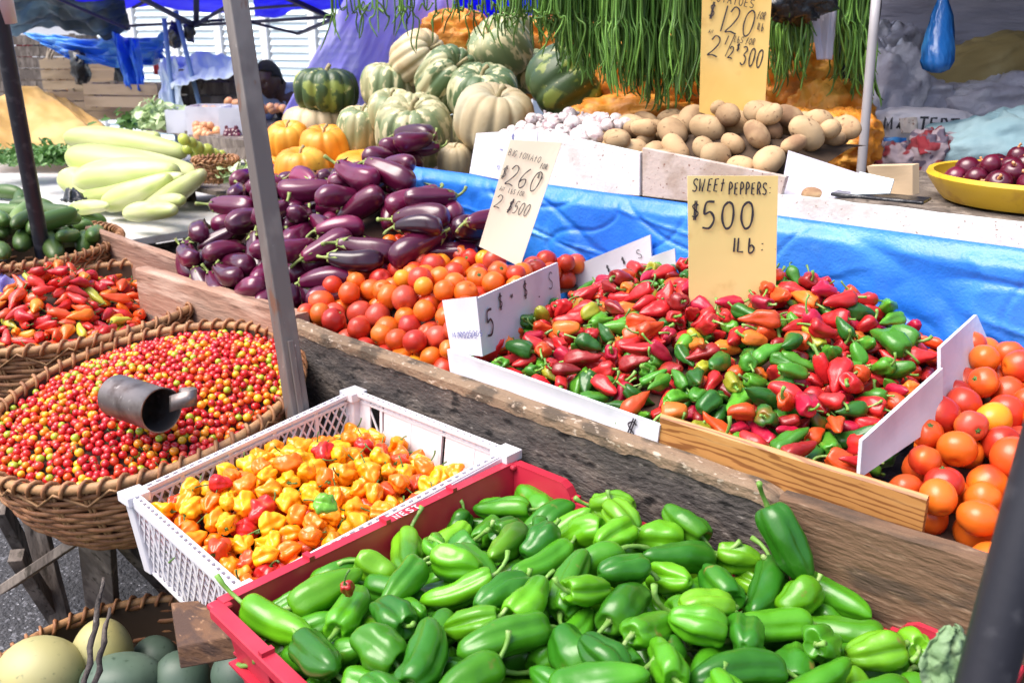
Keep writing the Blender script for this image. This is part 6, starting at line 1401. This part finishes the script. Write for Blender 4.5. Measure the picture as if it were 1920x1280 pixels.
fill(ho, ron, 70, lambda r, l: ('red', (1,1,1)), 'red_onion', 'red onion', 'red onions in the yellow basin', lambda q: 'dark purple-red onion %s of the yellow basin' % nearest(marks, q['loc']), pit=1.0, scl=(.8,1.15), tol=.012)
p_ = at(1524, 366, v=2.06); spawn(pot[1], 'potato', fullm(rotm(.4,.1,0), p_, .7), None, 'single potato under the leaning white card', 'potato')

# ---------------------------------------------------------------- below the crates
st = empty('basket_stand', (-2.1, .9, 0)); tag(st, 'grey wooden trestle with crossed legs under the large wicker basket', 'stand')
def leg(nm, a, b, w_, h_, m='grey_wood', up=(0,0,1)):
    mb = MB(); mb.bar(a, b, w_, h_, up=up); attach(mb.build(nm, MT[m], bevel=.002), st)
leg('leg', at(45,900,d=2.35), at(120,1185,d=2.55), .055, .022, up=FWD)
leg('leg', at(30,1040,d=2.30), at(120,1180,d=2.62), .035, .035)
leg('brace', at(12,1100,d=2.28), at(150,1008,d=2.22), .022, .062, up=FWD)
leg('leg', at(180,1000,d=2.16), at(196,1175,d=2.50), .085, .025, up=FWD)
leg('leg', at(235,1010,d=2.25), at(345,1130,d=2.60), .030, .05)
leg('leg', at(0,950,d=2.5), at(60,1060,d=2.75), .03, .05)
leg('crossbar', (-2.3,.98,.575), (-1.75,.98,.575), .05, .04)
bm_ = empty('trestle', (-1.0, 1.0, 0)); tag(bm_, 'wooden trestle beams carrying the white and red crates', 'trestle')
def beam(nm, c, s, m, rz=0):
    mb = MB(); mb.box(c, s, (0,0,rz)); attach(mb.build(nm, MT[m], bevel=.003), bm_)
p0 = at(385, 1175, d=1.78)
beam('beam', (-.80, .93, .565), (1.62, .085, .062), 'brown_wood'); beam('beam', (-.80, 1.17, .545), (1.62, .07, .06), 'dark_wood')
for x, y in ((-1.45,1.17),(.0,1.17),(.0,.93)): beam('leg', (x, y, .255), (.06,.06,.51), 'dark_wood')
# short brown block jutting out under the white crate
P = [at(318,1140,d=1.72), at(440,1140,d=1.62), at(440,1212,d=1.62), at(332,1245,d=1.70)]
bk = MB(); A_ = at(320,1128,d=1.70); B_ = at(333,1212,d=1.56); C_ = at(440,1190,d=1.50); D_ = at(420,1120,d=1.66)
dz_ = Vector((0,0,-.045)); bk.hexa([A_+dz_, B_+dz_, C_+dz_, D_+dz_], [A_, B_, C_, D_]); tag(bk.build('wood_block', MT['block_wood'], bevel=.003), 'short sawn brown block under the corner of the white crate', 'wood')
# melon basket in the lower left
MC = at(215, 1345, z=.36)
basket('melon_basket', (-1.75, .67, .30), .335, None, .29, 'dark wicker basket of pale melons in the bottom left corner', slope=(0,0), rb=.75, rim_r=.010)
for i, (x, y, w_, h_, dd, mt, lb) in enumerate([(75,1262,160,125,2.04,'melon_skin','large pale yellow melon in the bottom left corner'),(190,1225,112,120,2.12,'melon_skin','cream melon behind the dark twigs'),(228,1275,150,90,2.03,'melon_green','dusky green melon right of the dark twigs'),(340,1275,110,100,2.06,'melon_green','green melon under the brown block'),(450,1262,110,90,2.02,'melon_green','green melon beside the red crate'),(290,1235,90,80,2.2,'melon_green','shaded green melon at the back of the basket')]):
    vs, fs = ico(4); c = at(x, y, d=dd); a_ = w_/2*dd/F; b2 = h_/2*dd/F
    mb = MB(); mb.add([RGT*v[0]*a_+FWD*v[1]*a_*.9+UPV*v[2]*b2*1.1+Vector(v)*fbm(*(v*.8+i), 1)*.006 for v in vs], [tuple(map(int, f)) for f in fs]); o = mb.build('melon', MT[mt], smooth=True); o.location = c; tag(o, lb, 'melon', 'melons in the dark basket')
vs, fs = ico(3)
for i, (x, y, q) in enumerate([(-1.95,.60,.085),(-1.78,.52,.08),(-1.62,.62,.085),(-1.83,.73,.085),(-1.65,.80,.08),(-1.90,.85,.075),(-1.58,.48,.07)]):
    mb = MB(); mb.add([Vector((v[0]*q*1.12, v[1]*q, v[2]*q*.92)) for v in vs], [tuple(map(int, f)) for f in fs]); o = mb.build('melon', MT['melon_green'], smooth=True); o.location = (x, y, .11)
    tag(o, 'green melon in the bottom layer of the dark melon basket', 'melon', 'melons in the dark basket')
tw = empty('twig_handle', at(165, 1270, d=1.75)); tag(tw, 'pair of dark twisted twigs standing in front of the melons', 'twigs')
for (x0,y0,x1,y1,d0,d1) in ((193,1083,158,1290,1.80,1.68),(205,1140,178,1290,1.82,1.70)):
    a = at(x0,y0,d=d0); b = at(x1,y1,d=d1); pts = [a.lerp(b, t/14)+RGT*.0025*math.sin(t*1.3)+FWD*.002*math.cos(t*1.7) for t in range(15)]
    mb = MB(); mb.tube(pts, [.003+.0025*min(1,t/5)+.0007*math.sin(t*2.4) for t in range(15)], 7); attach(mb.build('twig', MT['dark_wood'], smooth=True), tw)
# cabbage leaf at the lower right
mb = MB(); c = at(1782, 1250, d=1.02)
def lf(i, j):
    a = (i-.5)*2; r = j; x = a*.036*math.sin(PI*(.15+.8*r)); y = (r-.45)*.085
    return c+RGT*(x+.004*fbm(i*9,j*9,2))+UPV*(y+.004*fbm(i*7,j*7,5))-FWD*(.012*(1-a*a)+.006*fbm(i*6,j*6,1)+.0025*math.cos(i*22))
mb.grid(lf, 40, 30); o = mb.build('cabbage_leaf', MT['leaf_rough'], smooth=True, solid=.0015); tag(o, 'rough green leaf at the bottom right beside the black pole', 'leaf')
mb = MB(); mb.tube([at(1886,1295,d=.86), at(1900,1235,d=.87), at(1935,1170,d=.88)], [.007,.006,.005], 8); tag(mb.build('green_stalk', MT['stem_green'], smooth=True), 'green stalk right of the thick black pole', 'stalk')
mb = MB(); 
# scrap of twine on asphalt specks: loose stones
print('done', time.time()-TICK, len(bpy.data.objects))
